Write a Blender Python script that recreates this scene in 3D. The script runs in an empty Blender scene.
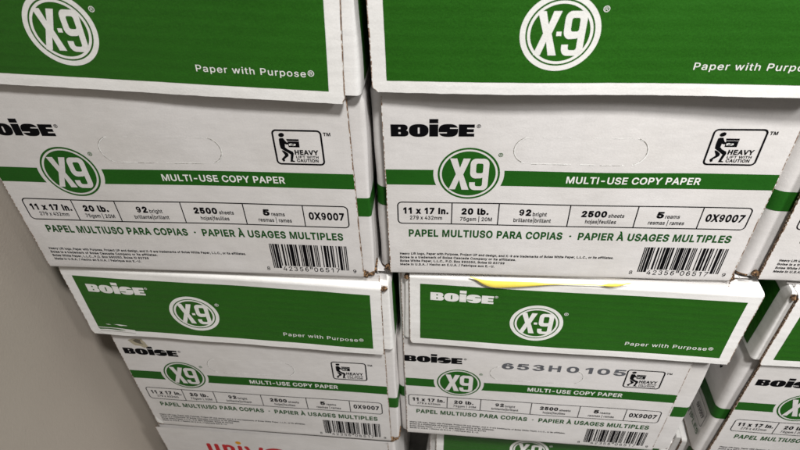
import bpy, math, random
from mathutils import Vector, Matrix

# name, location, aims at, size x, size y, power, colour, spread
LIGHTS = [('ceiling_and_fill_lamp', (.42, -.95, 1.80), (.18, 0, .06), .20, .20, 16.2, (1, .985, .97), 108),
          ('ceiling_and_fill_lamp', (1.25, -.90, 1.30), (.40, 0, -.40), .25, .25, 2.9, (1, .98, .97), 54)]  # second one is an added fill lamp, no ceiling fixture; brightens lower right cartons
WORLD = .13

# letter outlines of a plain sans serif, in thousandths of the type size: flat x, y lists, one per contour
GLYPH_NUMBERS = [
    (65, 480, [[16, 0, 201, 509, 276, 509, 463, 0, 395, 0, 345, 142, 134, 142, 85, 0], [155, 199, 324, 199, 239, 446]]),
    (66, 456, [[60, 0, 60, 509, 241, 509, 274, 507, 304, 501, 329, 491, 350, 477, 367, 461, 381, 442, 390, 421, 396, 398, 398, 374, 395, 344, 387, 320, 356, 286, 315, 267, 339, 257, 363, 245, 385, 227, 402, 203, 411, 184, 416, 161, 418, 136, 416, 111, 410, 88, 400, 67, 386, 48, 368, 31, 344, 18, 317, 8, 284, 2, 247, 0], [125, 57, 245, 57, 281, 60, 309, 67, 330, 80, 344, 96, 353, 115, 355, 137, 352, 161, 342, 184, 327, 203, 306, 218, 279, 228, 248, 231, 125, 231], [125, 285, 238, 285, 288, 296, 308, 309, 323, 326, 333, 348, 336, 372, 333, 393, 326, 412, 313, 429, 294, 442, 270, 449, 240, 452, 125, 452]]),
    (67, 510, [[267, -7, 225, -3, 186, 7, 150, 25, 119, 49, 92, 79, 70, 115, 53, 157, 44, 203, 40, 254, 44, 305, 53, 352, 70, 393, 92, 429, 119, 459, 150, 484, 186, 501, 225, 512, 267, 516, 340, 504, 362, 496, 383, 485, 402, 471, 419, 456, 435, 438, 448, 418, 459, 397, 467, 373, 473, 348, 408, 348, 389, 395, 357, 428, 315, 449, 267, 456, 237, 453, 209, 445, 184, 432, 161, 414, 141, 391, 125, 364, 113, 332, 106, 295, 103, 254, 106, 213, 113, 177, 125, 145, 141, 117, 161, 94, 184, 76, 210, 63, 237, 56, 267, 53, 315, 60, 357, 81, 389, 114, 408, 160, 473, 160, 467, 135, 459, 112, 448, 91, 435, 71, 420, 53, 402, 38, 383, 24, 363, 13, 341, 5, 317, -2, 293, -6]]),
    (68, 502, [[219, 0, 96, 0, 96, 57, 215, 57, 254, 60, 288, 68, 318, 81, 343, 99, 363, 122, 379, 149, 390, 181, 397, 216, 399, 255, 397, 294, 390, 329, 379, 361, 364, 388, 344, 410, 320, 428, 291, 441, 258, 449, 221, 452, 93, 452, 93, 509, 225, 509, 273, 505, 315, 495, 353, 478, 385, 455, 412, 426, 433, 391, 449, 351, 458, 306, 462, 255, 458, 205, 449, 159, 433, 119, 411, 83, 384, 54, 351, 31, 312, 14, 268, 3], [125, 509, 125, 0, 60, 0, 60, 509]]),
    (69, 419, [[60, 0, 60, 509, 372, 509, 372, 452, 125, 452, 125, 286, 355, 286, 355, 229, 125, 229, 125, 57, 375, 57, 375, 0]]),
    (70, 410, [[60, 0, 60, 509, 369, 509, 369, 452, 125, 452, 125, 278, 346, 278, 346, 221, 125, 221, 125, 0]]),
    (71, 520, [[269, -7, 225, -3, 185, 7, 149, 25, 118, 49, 91, 79, 69, 116, 53, 157, 43, 203, 40, 254, 43, 305, 53, 352, 69, 393, 91, 429, 117, 459, 149, 484, 184, 501, 223, 512, 265, 516, 291, 514, 316, 510, 340, 504, 363, 494, 384, 483, 403, 469, 421, 453, 436, 436, 449, 416, 460, 395, 468, 373, 474, 349, 408, 349, 387, 393, 356, 427, 315, 448, 265, 456, 236, 453, 209, 445, 183, 432, 160, 414, 141, 392, 125, 364, 113, 332, 106, 295, 103, 254, 106, 213, 113, 177, 125, 145, 141, 117, 161, 95, 184, 76, 210, 63, 238, 56, 269, 53, 296, 55, 322, 61, 345, 71, 365, 85, 382, 102, 396, 123, 407, 147, 415, 202, 283, 199, 283, 256, 478, 256, 478, 200, 475, 160, 466, 124, 451, 91, 431, 62, 406, 38, 377, 19, 344, 5, 308, -4]]),
    (72, 517, [[60, 0, 60, 509, 125, 509, 125, 289, 392, 289, 392, 509, 457, 509, 457, 0, 392, 0, 392, 232, 125, 232, 125, 0]]),
    (73, 185, [[60, 0, 60, 509, 125, 509, 125, 0]]),
    (76, 393, [[60, 0, 60, 509, 125, 509, 125, 57, 361, 57, 361, 0]]),
    (77, 628, [[60, 0, 60, 509, 160, 509, 314, 110, 468, 509, 568, 509, 568, 0, 504, 0, 504, 410, 342, 0, 286, 0, 122, 415, 122, 0]]),
    (78, 523, [[60, 0, 60, 509, 136, 509, 399, 95, 399, 509, 463, 509, 463, 0, 387, 0, 125, 410, 125, 0]]),
    (79, 533, [[267, -7, 225, -3, 186, 7, 150, 25, 119, 49, 92, 79, 70, 115, 53, 157, 44, 203, 40, 254, 44, 305, 53, 352, 70, 393, 92, 429, 119, 459, 150, 484, 186, 501, 225, 512, 267, 516, 309, 512, 348, 501, 384, 484, 415, 459, 442, 429, 464, 393, 480, 352, 490, 305, 493, 254, 490, 203, 480, 157, 464, 115, 442, 79, 415, 49, 384, 25, 348, 7, 309, -3], [267, 53, 296, 55, 324, 63, 349, 76, 372, 94, 392, 116, 408, 144, 420, 176, 428, 213, 430, 254, 428, 295, 420, 332, 408, 365, 392, 392, 372, 415, 349, 433, 324, 446, 296, 453, 267, 456, 237, 453, 210, 445, 184, 433, 161, 415, 142, 392, 125, 364, 113, 332, 106, 295, 103, 254, 106, 213, 113, 176, 125, 144, 142, 117, 161, 94, 184, 76, 210, 63, 237, 55]]),
    (80, 445, [[60, 0, 60, 509, 235, 509, 272, 506, 305, 499, 332, 487, 356, 471, 375, 452, 390, 430, 400, 404, 407, 377, 409, 348, 407, 318, 400, 291, 390, 265, 375, 243, 356, 223, 332, 207, 305, 195, 272, 188, 235, 186, 125, 186, 125, 0], [125, 242, 233, 242, 257, 244, 279, 248, 297, 256, 318, 272, 333, 294, 342, 319, 344, 348, 342, 376, 333, 402, 318, 423, 297, 439, 279, 446, 257, 451, 232, 452, 125, 452]]),
    (82, 449, [[60, 0, 60, 509, 236, 509, 273, 506, 305, 500, 333, 489, 356, 473, 376, 455, 390, 433, 401, 408, 407, 381, 409, 352, 407, 323, 401, 296, 390, 271, 376, 250, 356, 232, 333, 217, 308, 208, 428, 0, 353, 0, 238, 200, 125, 200, 125, 0], [125, 255, 234, 255, 258, 256, 280, 260, 298, 267, 319, 281, 334, 300, 342, 324, 345, 352, 342, 380, 334, 405, 319, 425, 298, 440, 279, 446, 258, 451, 233, 452, 125, 452]]),
    (83, 447, [[224, -9, 188, -7, 156, -1, 128, 9, 102, 23, 81, 40, 64, 60, 51, 83, 42, 109, 38, 137, 104, 137, 110, 110, 123, 88, 142, 71, 166, 59, 224, 49, 246, 50, 267, 54, 286, 60, 311, 74, 329, 92, 341, 114, 346, 139, 342, 161, 332, 179, 296, 205, 245, 222, 184, 239, 145, 253, 112, 269, 86, 289, 67, 313, 56, 341, 52, 372, 54, 400, 62, 425, 75, 448, 92, 468, 113, 484, 138, 498, 165, 508, 195, 514, 227, 516, 259, 514, 289, 508, 316, 498, 340, 484, 360, 468, 377, 449, 390, 427, 398, 403, 401, 378, 337, 378, 332, 402, 320, 421, 302, 437, 280, 449, 254, 456, 225, 459, 194, 456, 167, 448, 145, 435, 129, 418, 118, 398, 115, 376, 119, 352, 131, 334, 169, 308, 212, 293, 264, 279, 312, 264, 359, 238, 395, 198, 402, 180, 407, 161, 408, 139, 406, 112, 399, 87, 386, 64, 370, 43, 349, 25, 323, 11, 294, 0, 261, -7]]),
    (84, 449, [[32, 452, 32, 509, 417, 509, 417, 452, 257, 452, 257, 0, 193, 0, 193, 452]]),
    (85, 517, [[259, -8, 220, -6, 186, 2, 154, 15, 126, 33, 103, 55, 85, 80, 71, 108, 63, 140, 60, 173, 60, 509, 124, 509, 124, 178, 126, 155, 132, 133, 141, 113, 153, 95, 169, 80, 187, 68, 208, 59, 232, 53, 259, 52, 285, 53, 309, 59, 331, 68, 349, 80, 364, 95, 377, 113, 385, 133, 391, 155, 393, 178, 393, 509, 457, 509, 457, 173, 454, 140, 446, 108, 433, 80, 414, 55, 391, 33, 363, 15, 332, 2, 297, -6]]),
    (86, 480, [[215, 137, 241, 52, 267, 138, 290, 206, 395, 509, 463, 509, 278, 0, 204, 0, 16, 509, 84, 509, 192, 206]]),
    (87, 686, [[155, 0, 16, 509, 82, 509, 193, 100, 306, 509, 380, 509, 492, 100, 603, 509, 670, 509, 530, 0, 455, 0, 343, 405, 230, 0]]),
    (88, 474, [[18, 0, 200, 260, 29, 509, 104, 509, 238, 310, 374, 509, 446, 509, 276, 262, 456, 0, 382, 0, 238, 214, 91, 0]]),
    (89, 472, [[222, 292, 237, 260, 251, 293, 280, 344, 381, 509, 455, 509, 268, 208, 268, 0, 203, 0, 203, 208, 16, 509, 91, 509, 192, 344]]),
    (192, 480, [[16, 0, 201, 509, 276, 509, 463, 0, 395, 0, 345, 142, 134, 142, 85, 0], [155, 199, 324, 199, 239, 446], [216, 558, 150, 659, 218, 659, 266, 558]]),
    (97, 389, [[160, -9, 137, -7, 115, -3, 94, 5, 76, 15, 60, 29, 48, 45, 38, 63, 32, 84, 30, 108, 34, 138, 43, 161, 58, 179, 78, 193, 125, 211, 178, 220, 234, 227, 265, 235, 273, 243, 276, 255, 267, 297, 240, 322, 196, 331, 149, 322, 118, 301, 100, 274, 41, 291, 51, 313, 64, 331, 79, 346, 95, 358, 114, 368, 133, 375, 194, 384, 239, 379, 286, 360, 306, 343, 322, 320, 330, 301, 335, 278, 337, 251, 337, 0, 277, 0, 277, 52, 252, 25, 215, 1], [170, 45, 202, 49, 228, 59, 248, 74, 263, 93, 272, 115, 276, 138, 276, 190, 259, 182, 231, 176, 200, 171, 175, 168, 134, 159, 103, 139, 95, 124, 92, 105, 102, 72, 130, 52]]),
    (98, 424, [[229, -8, 198, -5, 172, 4, 138, 31, 118, 59, 112, 0, 53, 0, 53, 509, 114, 509, 114, 319, 137, 346, 171, 373, 197, 381, 229, 384, 259, 382, 287, 374, 313, 361, 335, 342, 354, 320, 370, 293, 381, 261, 388, 227, 390, 189, 388, 151, 381, 116, 370, 84, 355, 57, 336, 34, 313, 16, 288, 3, 260, -6], [220, 47, 242, 49, 262, 55, 279, 66, 294, 80, 306, 97, 316, 117, 323, 139, 327, 163, 328, 189, 327, 215, 323, 239, 316, 261, 307, 281, 295, 298, 280, 311, 262, 322, 243, 328, 220, 330, 198, 328, 178, 322, 161, 312, 147, 299, 134, 282, 125, 263, 118, 241, 114, 216, 113, 189, 114, 162, 118, 138, 125, 115, 135, 95, 147, 78, 162, 65, 179, 55, 198, 49]]),
    (99, 396, [[207, -8, 174, -5, 144, 3, 117, 16, 93, 35, 72, 58, 56, 85, 44, 116, 37, 150, 34, 187, 37, 225, 44, 260, 56, 291, 72, 318, 93, 341, 117, 360, 144, 374, 174, 382, 207, 384, 260, 377, 305, 356, 340, 322, 362, 277, 303, 262, 290, 289, 270, 311, 242, 325, 207, 330, 184, 328, 163, 321, 145, 310, 130, 296, 118, 278, 108, 258, 102, 236, 98, 212, 96, 187, 98, 163, 102, 139, 108, 117, 118, 97, 130, 80, 145, 66, 163, 55, 184, 49, 207, 46, 243, 52, 271, 66, 292, 89, 304, 117, 363, 102, 341, 56, 306, 21, 261, -1]]),
    (100, 424, [[195, -8, 165, -6, 137, 3, 111, 16, 89, 34, 70, 57, 55, 84, 43, 116, 36, 151, 34, 189, 36, 227, 43, 261, 55, 293, 70, 320, 89, 342, 112, 361, 137, 374, 165, 382, 196, 384, 228, 381, 253, 373, 287, 346, 306, 319, 311, 509, 372, 509, 372, 0, 313, 0, 313, 59, 287, 31, 252, 4, 227, -5], [205, 47, 226, 49, 246, 55, 263, 65, 278, 78, 290, 95, 299, 115, 306, 138, 310, 162, 312, 189, 310, 216, 306, 241, 300, 263, 290, 282, 278, 299, 263, 312, 246, 322, 227, 328, 205, 330, 182, 328, 162, 322, 145, 311, 130, 298, 118, 281, 108, 261, 102, 239, 98, 215, 96, 189, 98, 163, 102, 139, 109, 117, 118, 97, 130, 80, 145, 66, 162, 55, 182, 49]]),
    (101, 404, [[212, -8, 177, -5, 145, 3, 117, 16, 92, 35, 72, 58, 56, 85, 44, 116, 37, 150, 34, 187, 36, 224, 44, 258, 55, 290, 71, 317, 91, 340, 115, 359, 142, 373, 172, 382, 205, 384, 266, 374, 285, 366, 303, 355, 319, 341, 334, 324, 347, 305, 357, 282, 365, 256, 370, 227, 371, 194, 371, 169, 97, 169, 98, 151, 102, 127, 110, 106, 121, 88, 135, 73, 151, 61, 169, 53, 190, 48, 212, 46, 254, 53, 285, 73, 306, 105, 365, 91, 353, 63, 335, 39, 320, 26, 302, 14, 283, 4, 261, -3, 237, -7], [98, 221, 308, 221, 304, 248, 298, 269, 283, 294, 263, 314, 237, 326, 205, 330, 183, 328, 164, 323, 146, 313, 125, 294, 109, 270, 101, 245]]),
    (102, 254, [[228, 379, 228, 327, 6, 327, 6, 379], [81, 0, 81, 432, 84, 461, 96, 486, 113, 505, 135, 519, 187, 530, 222, 527, 243, 521, 227, 468, 215, 472, 195, 474, 171, 470, 154, 460, 145, 443, 142, 419, 142, 0]]),
    (103, 425, [[207, -151, 180, -149, 156, -146, 134, -140, 82, -110, 51, -69, 101, -41, 122, -66, 154, -88, 207, -97, 236, -95, 261, -87, 282, -75, 298, -58, 308, -34, 311, -6, 311, 68, 287, 41, 252, 16, 227, 8, 195, 5, 165, 7, 138, 14, 113, 27, 90, 43, 71, 65, 55, 90, 43, 120, 36, 154, 34, 191, 36, 229, 43, 263, 55, 293, 71, 320, 90, 342, 112, 361, 138, 374, 166, 382, 196, 384, 228, 382, 253, 373, 288, 346, 308, 319, 313, 379, 372, 379, 372, -9, 370, -40, 363, -67, 350, -90, 334, -109, 314, -124, 291, -136, 265, -144, 237, -149], [205, 59, 227, 61, 246, 66, 264, 75, 285, 95, 300, 121, 307, 142, 311, 166, 312, 193, 311, 219, 307, 242, 300, 264, 291, 283, 279, 299, 264, 312, 247, 322, 227, 328, 205, 330, 182, 328, 163, 322, 145, 312, 130, 298, 118, 282, 109, 262, 102, 241, 98, 218, 96, 193, 98, 167, 102, 144, 109, 123, 124, 96, 145, 76, 163, 66, 183, 61]]),
    (104, 410, [[114, 509, 114, 314, 132, 344, 152, 362, 175, 374, 200, 382, 227, 384, 252, 383, 275, 377, 295, 369, 313, 356, 328, 340, 341, 321, 350, 298, 355, 271, 357, 240, 357, 0, 296, 0, 296, 235, 293, 263, 286, 286, 273, 304, 256, 318, 235, 326, 210, 329, 184, 326, 161, 317, 141, 303, 126, 283, 117, 257, 114, 227, 114, 0, 53, 0, 53, 509]]),
    (105, 167, [[53, 0, 53, 379, 114, 379, 114, 0], [84, 443, 67, 446, 54, 455, 44, 468, 41, 483, 44, 499, 54, 512, 67, 521, 84, 524, 100, 521, 114, 512, 123, 499, 126, 483, 123, 468, 114, 455, 100, 446]]),
    (106, 167, [[53, 379, 114, 379, 114, -30, 112, -52, 108, -72, 102, -90, 86, -113, 65, -129, 47, -137, 27, -141, 4, -143, -10, -143, -10, -87, 2, -87, 25, -83, 40, -72, 50, -54, 53, -29], [83, 443, 67, 446, 53, 455, 44, 468, 41, 483, 44, 499, 53, 512, 67, 521, 83, 524, 100, 521, 114, 512, 123, 499, 126, 483, 123, 468, 114, 455, 100, 446]]),
    (107, 381, [[110, 137, 110, 212, 121, 212, 284, 379, 360, 379, 184, 199], [53, 0, 53, 509, 114, 509, 114, 0], [294, 0, 148, 186, 191, 229, 372, 0]]),
    (108, 189, [[139, -2, 112, 0, 91, 8, 74, 20, 62, 37, 55, 59, 53, 84, 53, 509, 114, 509, 114, 99, 120, 62, 130, 54, 146, 52, 160, 53, 170, 54, 181, 3, 162, -1]]),
    (109, 610, [[314, 320, 317, 309, 322, 321, 337, 343, 381, 375, 437, 386, 458, 385, 478, 380, 497, 372, 514, 361, 529, 346, 541, 328, 550, 307, 555, 283, 557, 255, 557, 0, 496, 0, 496, 254, 493, 279, 485, 298, 473, 313, 447, 326, 419, 330, 395, 328, 374, 320, 345, 290, 335, 247, 335, 0, 274, 0, 274, 260, 269, 288, 253, 311, 229, 326, 199, 330, 158, 320, 140, 307, 126, 289, 117, 266, 114, 238, 114, 0, 53, 0, 53, 379, 112, 379, 112, 295, 118, 323, 132, 346, 172, 376, 219, 386, 245, 383, 268, 375, 287, 361, 303, 342]]),
    (110, 410, [[112, 379, 112, 310, 116, 319, 132, 344, 152, 362, 175, 374, 200, 382, 227, 384, 252, 383, 275, 377, 295, 369, 313, 356, 328, 340, 341, 321, 350, 298, 355, 271, 357, 240, 357, 0, 296, 0, 296, 235, 293, 263, 286, 286, 273, 304, 256, 318, 235, 326, 210, 329, 184, 326, 161, 317, 141, 303, 126, 283, 117, 257, 114, 227, 114, 0, 53, 0, 53, 379]]),
    (111, 415, [[207, -8, 174, -5, 144, 3, 117, 16, 93, 35, 72, 58, 56, 85, 44, 116, 37, 150, 34, 187, 37, 225, 44, 260, 56, 291, 72, 318, 93, 341, 117, 360, 144, 374, 174, 382, 207, 384, 241, 382, 271, 374, 299, 360, 323, 341, 343, 318, 359, 291, 371, 260, 379, 225, 381, 187, 379, 150, 371, 116, 359, 85, 343, 58, 323, 35, 299, 16, 271, 3, 241, -5], [207, 46, 231, 49, 252, 55, 270, 66, 285, 80, 298, 97, 307, 117, 314, 139, 318, 163, 319, 187, 318, 212, 314, 236, 307, 258, 298, 278, 285, 296, 270, 310, 252, 321, 231, 328, 207, 330, 184, 328, 163, 321, 145, 310, 130, 296, 118, 278, 108, 258, 102, 236, 98, 212, 96, 187, 98, 163, 102, 139, 108, 117, 118, 97, 130, 80, 145, 66, 163, 55, 184, 49]]),
    (112, 424, [[53, -143, 53, 379, 112, 379, 112, 319, 137, 346, 171, 373, 197, 381, 229, 384, 259, 382, 287, 374, 313, 361, 335, 342, 354, 320, 370, 293, 381, 261, 388, 227, 390, 189, 388, 151, 381, 116, 370, 84, 355, 57, 336, 34, 313, 16, 288, 3, 260, -6, 229, -8, 198, -5, 173, 4, 138, 31, 118, 59, 114, -143], [220, 47, 242, 49, 262, 55, 279, 66, 294, 80, 306, 97, 316, 117, 323, 139, 327, 163, 328, 189, 327, 215, 323, 239, 316, 261, 307, 281, 295, 298, 280, 311, 262, 322, 243, 328, 220, 330, 198, 328, 178, 322, 161, 312, 147, 299, 134, 282, 125, 263, 118, 241, 114, 216, 113, 189, 114, 162, 118, 138, 125, 115, 135, 95, 147, 78, 162, 65, 179, 55, 198, 49]]),
    (113, 424, [[372, -143, 311, -143, 311, 59, 287, 31, 252, 4, 227, -5, 195, -8, 165, -6, 137, 3, 111, 16, 89, 34, 70, 57, 55, 84, 43, 116, 36, 151, 34, 189, 36, 227, 43, 261, 55, 293, 70, 320, 89, 342, 112, 361, 137, 374, 165, 382, 196, 384, 228, 381, 253, 373, 287, 346, 307, 319, 313, 379, 372, 379], [205, 47, 226, 49, 246, 55, 263, 65, 278, 78, 290, 95, 299, 115, 306, 138, 310, 162, 312, 189, 310, 216, 306, 241, 300, 263, 290, 282, 278, 299, 263, 312, 246, 322, 227, 328, 205, 330, 182, 328, 162, 322, 145, 311, 130, 298, 118, 281, 108, 261, 102, 239, 98, 215, 96, 189, 98, 163, 102, 139, 109, 117, 118, 97, 130, 80, 145, 66, 162, 55, 182, 49]]),
    (114, 259, [[53, 0, 53, 379, 112, 379, 112, 321, 130, 347, 152, 367, 171, 377, 191, 383, 213, 385, 229, 384, 243, 384, 243, 322, 230, 324, 207, 326, 182, 323, 159, 315, 140, 301, 126, 284, 117, 262, 114, 237, 114, 0]]),
    (115, 365, [[182, -8, 157, -7, 133, -3, 112, 3, 93, 12, 76, 24, 62, 38, 50, 54, 41, 73, 36, 94, 94, 107, 105, 79, 124, 60, 150, 49, 181, 45, 206, 47, 227, 53, 244, 62, 262, 81, 268, 103, 265, 121, 254, 136, 237, 147, 212, 155, 149, 170, 118, 180, 92, 192, 72, 208, 58, 227, 50, 249, 47, 274, 49, 295, 55, 314, 65, 332, 79, 347, 95, 360, 115, 370, 137, 378, 161, 383, 187, 384, 212, 383, 234, 379, 254, 372, 279, 358, 299, 339, 324, 290, 268, 277, 258, 298, 243, 316, 219, 328, 187, 333, 156, 329, 131, 317, 114, 299, 109, 277, 112, 258, 124, 243, 172, 223, 229, 209, 261, 200, 287, 187, 306, 171, 320, 153, 328, 131, 331, 107, 329, 85, 323, 65, 312, 47, 298, 31, 281, 18, 260, 6, 236, -2, 210, -7]]),
    (116, 227, [[204, 379, 204, 327, 6, 327, 6, 379], [65, 471, 126, 471, 126, 98, 128, 76, 136, 61, 150, 53, 170, 50, 185, 51, 202, 54, 213, 2, 192, -3, 168, -4, 138, -1, 113, 7, 92, 21, 77, 41, 68, 64, 65, 93]]),
    (117, 410, [[298, 0, 298, 70, 294, 60, 277, 35, 257, 17, 234, 5, 209, -3, 182, -5, 158, -3, 135, 2, 115, 11, 97, 23, 82, 39, 69, 59, 60, 82, 54, 109, 53, 139, 53, 379, 114, 379, 114, 144, 116, 117, 124, 94, 137, 75, 154, 61, 175, 53, 200, 50, 226, 53, 249, 62, 268, 77, 283, 97, 293, 122, 296, 153, 296, 379, 357, 379, 357, 0]]),
    (118, 389, [[187, 87, 195, 59, 203, 87, 224, 155, 305, 379, 371, 379, 226, 0, 163, 0, 17, 379, 84, 379, 165, 155]]),
    (119, 567, [[291, 280, 284, 309, 277, 280, 263, 225, 248, 172, 199, 0, 138, 0, 23, 379, 87, 379, 133, 214, 154, 137, 170, 64, 186, 135, 206, 214, 252, 379, 316, 379, 362, 214, 382, 136, 397, 66, 413, 135, 434, 214, 480, 379, 545, 379, 429, 0, 368, 0, 319, 172, 305, 225]]),
    (120, 379, [[21, 0, 155, 194, 29, 379, 100, 379, 191, 242, 282, 379, 352, 379, 226, 192, 358, 0, 287, 0, 190, 142, 91, 0]]),
    (121, 389, [[187, 87, 195, 60, 202, 87, 224, 155, 305, 379, 371, 379, 204, -58, 177, -107, 139, -136, 91, -145, 65, -143, 47, -139, 61, -86, 71, -87, 104, -89, 130, -74, 151, -36, 163, -1, 17, 379, 84, 379, 165, 155]]),
    (48, 453, [[227, -7, 191, -3, 158, 7, 130, 24, 105, 48, 85, 77, 69, 113, 57, 155, 50, 202, 48, 254, 50, 306, 57, 353, 69, 395, 85, 431, 106, 461, 130, 484, 159, 502, 191, 512, 227, 516, 262, 512, 295, 502, 323, 484, 348, 461, 368, 431, 384, 395, 396, 353, 403, 306, 405, 254, 403, 202, 396, 155, 384, 113, 368, 77, 348, 48, 323, 24, 295, 7, 263, -3], [227, 50, 250, 52, 271, 60, 290, 74, 306, 92, 320, 116, 330, 144, 338, 176, 342, 213, 344, 254, 342, 295, 338, 332, 330, 365, 320, 393, 306, 416, 290, 435, 271, 449, 250, 457, 227, 460, 203, 457, 182, 449, 163, 435, 147, 416, 134, 393, 123, 365, 115, 332, 111, 295, 109, 254, 111, 213, 115, 176, 123, 144, 134, 116, 147, 92, 163, 74, 182, 60, 203, 52]]),
    (49, 400, [[276, 509, 276, 0, 212, 0, 212, 440, 86, 358, 86, 427, 205, 509]]),
    (50, 453, [[64, 0, 64, 47, 234, 229, 282, 282, 311, 327, 320, 371, 317, 397, 308, 419, 293, 436, 273, 449, 224, 460, 196, 457, 172, 447, 153, 433, 139, 413, 130, 390, 127, 362, 66, 362, 68, 391, 75, 418, 86, 442, 102, 464, 121, 482, 143, 496, 168, 507, 196, 513, 225, 516, 254, 513, 281, 507, 306, 497, 328, 482, 346, 465, 361, 445, 372, 423, 379, 398, 381, 372, 371, 318, 336, 259, 267, 180, 153, 60, 389, 57, 389, 0]]),
    (51, 453, [[311, 274, 336, 300, 354, 333, 362, 370, 358, 408, 343, 443, 318, 472, 285, 495, 246, 508, 205, 512, 164, 505, 127, 488, 97, 463, 75, 431, 63, 395, 126, 393, 136, 417, 152, 436, 175, 450, 201, 457, 228, 457, 254, 448, 275, 433, 291, 412, 299, 388, 299, 363, 291, 339, 275, 318, 253, 303, 227, 295, 180, 293, 180, 243, 236, 243, 263, 235, 286, 220, 304, 201, 317, 177, 322, 151, 320, 125, 310, 101, 294, 79, 273, 63, 247, 52, 220, 48, 192, 51, 166, 61, 144, 77, 127, 98, 117, 122, 52, 125, 62, 90, 80, 58, 106, 32, 139, 11, 175, -2, 214, -7, 253, -4, 290, 8, 324, 27, 351, 53, 371, 83, 383, 118, 386, 153, 379, 189, 364, 222, 341, 251]]),
    (52, 453, [[40, 105, 40, 158, 247, 509, 311, 509, 109, 166, 413, 163, 413, 105], [282, 0, 282, 121, 282, 146, 282, 318, 343, 318, 343, 0]]),
    (53, 453, [[221, -7, 192, -5, 165, 1, 140, 11, 118, 25, 99, 41, 83, 60, 71, 82, 63, 105, 60, 130, 122, 130, 127, 108, 138, 89, 173, 60, 221, 50, 250, 53, 276, 64, 298, 82, 314, 104, 324, 131, 328, 162, 326, 183, 321, 203, 314, 221, 297, 244, 275, 262, 248, 273, 218, 277, 167, 268, 128, 246, 67, 253, 96, 509, 366, 509, 366, 452, 151, 452, 134, 301, 178, 325, 229, 334, 252, 332, 274, 328, 294, 321, 313, 311, 330, 299, 345, 285, 358, 269, 370, 251, 379, 231, 386, 210, 390, 187, 391, 163, 388, 132, 381, 102, 369, 76, 352, 52, 332, 32, 309, 15, 282, 3, 253, -4]]),
    (54, 453, [[364, 417, 340, 455, 312, 485, 280, 505, 246, 515, 211, 514, 177, 502, 146, 480, 118, 448, 95, 408, 78, 362, 68, 311, 64, 258, 62, 151, 68, 119, 79, 88, 95, 61, 117, 37, 143, 17, 171, 3, 202, -5, 234, -7, 265, -3, 296, 8, 323, 24, 347, 45, 367, 70, 382, 99, 391, 131, 394, 163, 391, 197, 380, 229, 363, 259, 341, 285, 314, 305, 283, 320, 250, 328, 216, 329, 182, 323, 145, 368, 160, 400, 178, 426, 198, 444, 220, 453, 243, 453, 266, 444, 286, 426, 304, 400], [328, 160, 323, 195, 309, 226, 288, 251, 260, 267, 230, 272, 200, 267, 172, 251, 151, 226, 137, 195, 132, 160, 137, 125, 151, 94, 172, 69, 200, 53, 230, 48, 260, 53, 288, 69, 309, 94, 323, 125]]),
    (55, 453, [[97, 0, 323, 452, 62, 452, 62, 509, 391, 509, 391, 449, 165, 0]]),
    (56, 453, [[226, -7, 193, -5, 163, 1, 136, 11, 111, 25, 91, 42, 74, 62, 62, 84, 54, 109, 52, 135, 53, 156, 58, 176, 65, 195, 81, 220, 101, 241, 125, 256, 153, 265, 129, 276, 109, 289, 93, 308, 80, 330, 73, 354, 70, 380, 73, 405, 79, 429, 90, 450, 106, 469, 124, 485, 146, 498, 170, 508, 197, 514, 226, 516, 255, 514, 282, 508, 306, 498, 328, 485, 346, 469, 361, 450, 373, 429, 379, 405, 382, 380, 379, 354, 372, 330, 359, 308, 343, 289, 323, 276, 300, 267, 327, 256, 351, 241, 372, 220, 387, 195, 395, 176, 399, 156, 401, 135, 398, 109, 391, 84, 378, 62, 362, 42, 341, 25, 317, 11, 289, 1, 259, -5], [226, 49, 258, 52, 285, 60, 307, 74, 323, 91, 333, 113, 337, 139, 333, 165, 322, 189, 305, 208, 283, 223, 256, 232, 226, 235, 196, 232, 169, 223, 147, 208, 130, 189, 119, 165, 115, 139, 119, 113, 129, 91, 145, 74, 167, 60, 185, 54, 205, 50], [226, 290, 274, 300, 293, 313, 307, 330, 316, 351, 319, 376, 316, 399, 308, 420, 294, 437, 275, 449, 226, 460, 177, 449, 159, 437, 145, 420, 136, 399, 133, 376, 136, 351, 145, 330, 159, 313, 178, 300]]),
    (57, 453, [[87, 92, 111, 54, 139, 24, 171, 4, 205, -6, 240, -5, 274, 7, 305, 29, 333, 61, 356, 101, 373, 147, 383, 198, 387, 251, 389, 358, 383, 390, 372, 421, 356, 448, 334, 472, 308, 492, 280, 506, 249, 514, 217, 516, 186, 512, 155, 501, 128, 485, 104, 464, 84, 439, 69, 410, 60, 378, 57, 346, 60, 312, 71, 280, 88, 250, 110, 224, 137, 204, 168, 189, 201, 181, 235, 180, 269, 186, 306, 141, 291, 109, 273, 83, 253, 65, 231, 56, 208, 56, 185, 65, 165, 83, 147, 109], [123, 349, 128, 314, 142, 283, 163, 258, 191, 242, 221, 237, 251, 242, 279, 258, 300, 283, 314, 314, 319, 349, 314, 384, 300, 415, 279, 440, 251, 456, 221, 461, 191, 456, 163, 440, 142, 415, 128, 384]]),
    (46, 188, [[95, -4, 78, -1, 63, 9, 53, 24, 50, 41, 53, 59, 63, 73, 78, 83, 95, 87, 113, 83, 128, 73, 138, 59, 141, 41, 138, 24, 128, 9, 113, -1]]),
    (44, 188, [[38, -119, 68, 71, 137, 71, 84, -119]]),
    (45, 453, [[337, 244, 337, 188, 114, 188, 114, 244]]),
    (124, 230, [[141, 673, 141, -164, 88, -164, 88, 673]]),
    (47, 249, [[235, 533, 71, -76, 14, -76, 178, 533]]),
]
SPACE_ADVANCE = 188

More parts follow.
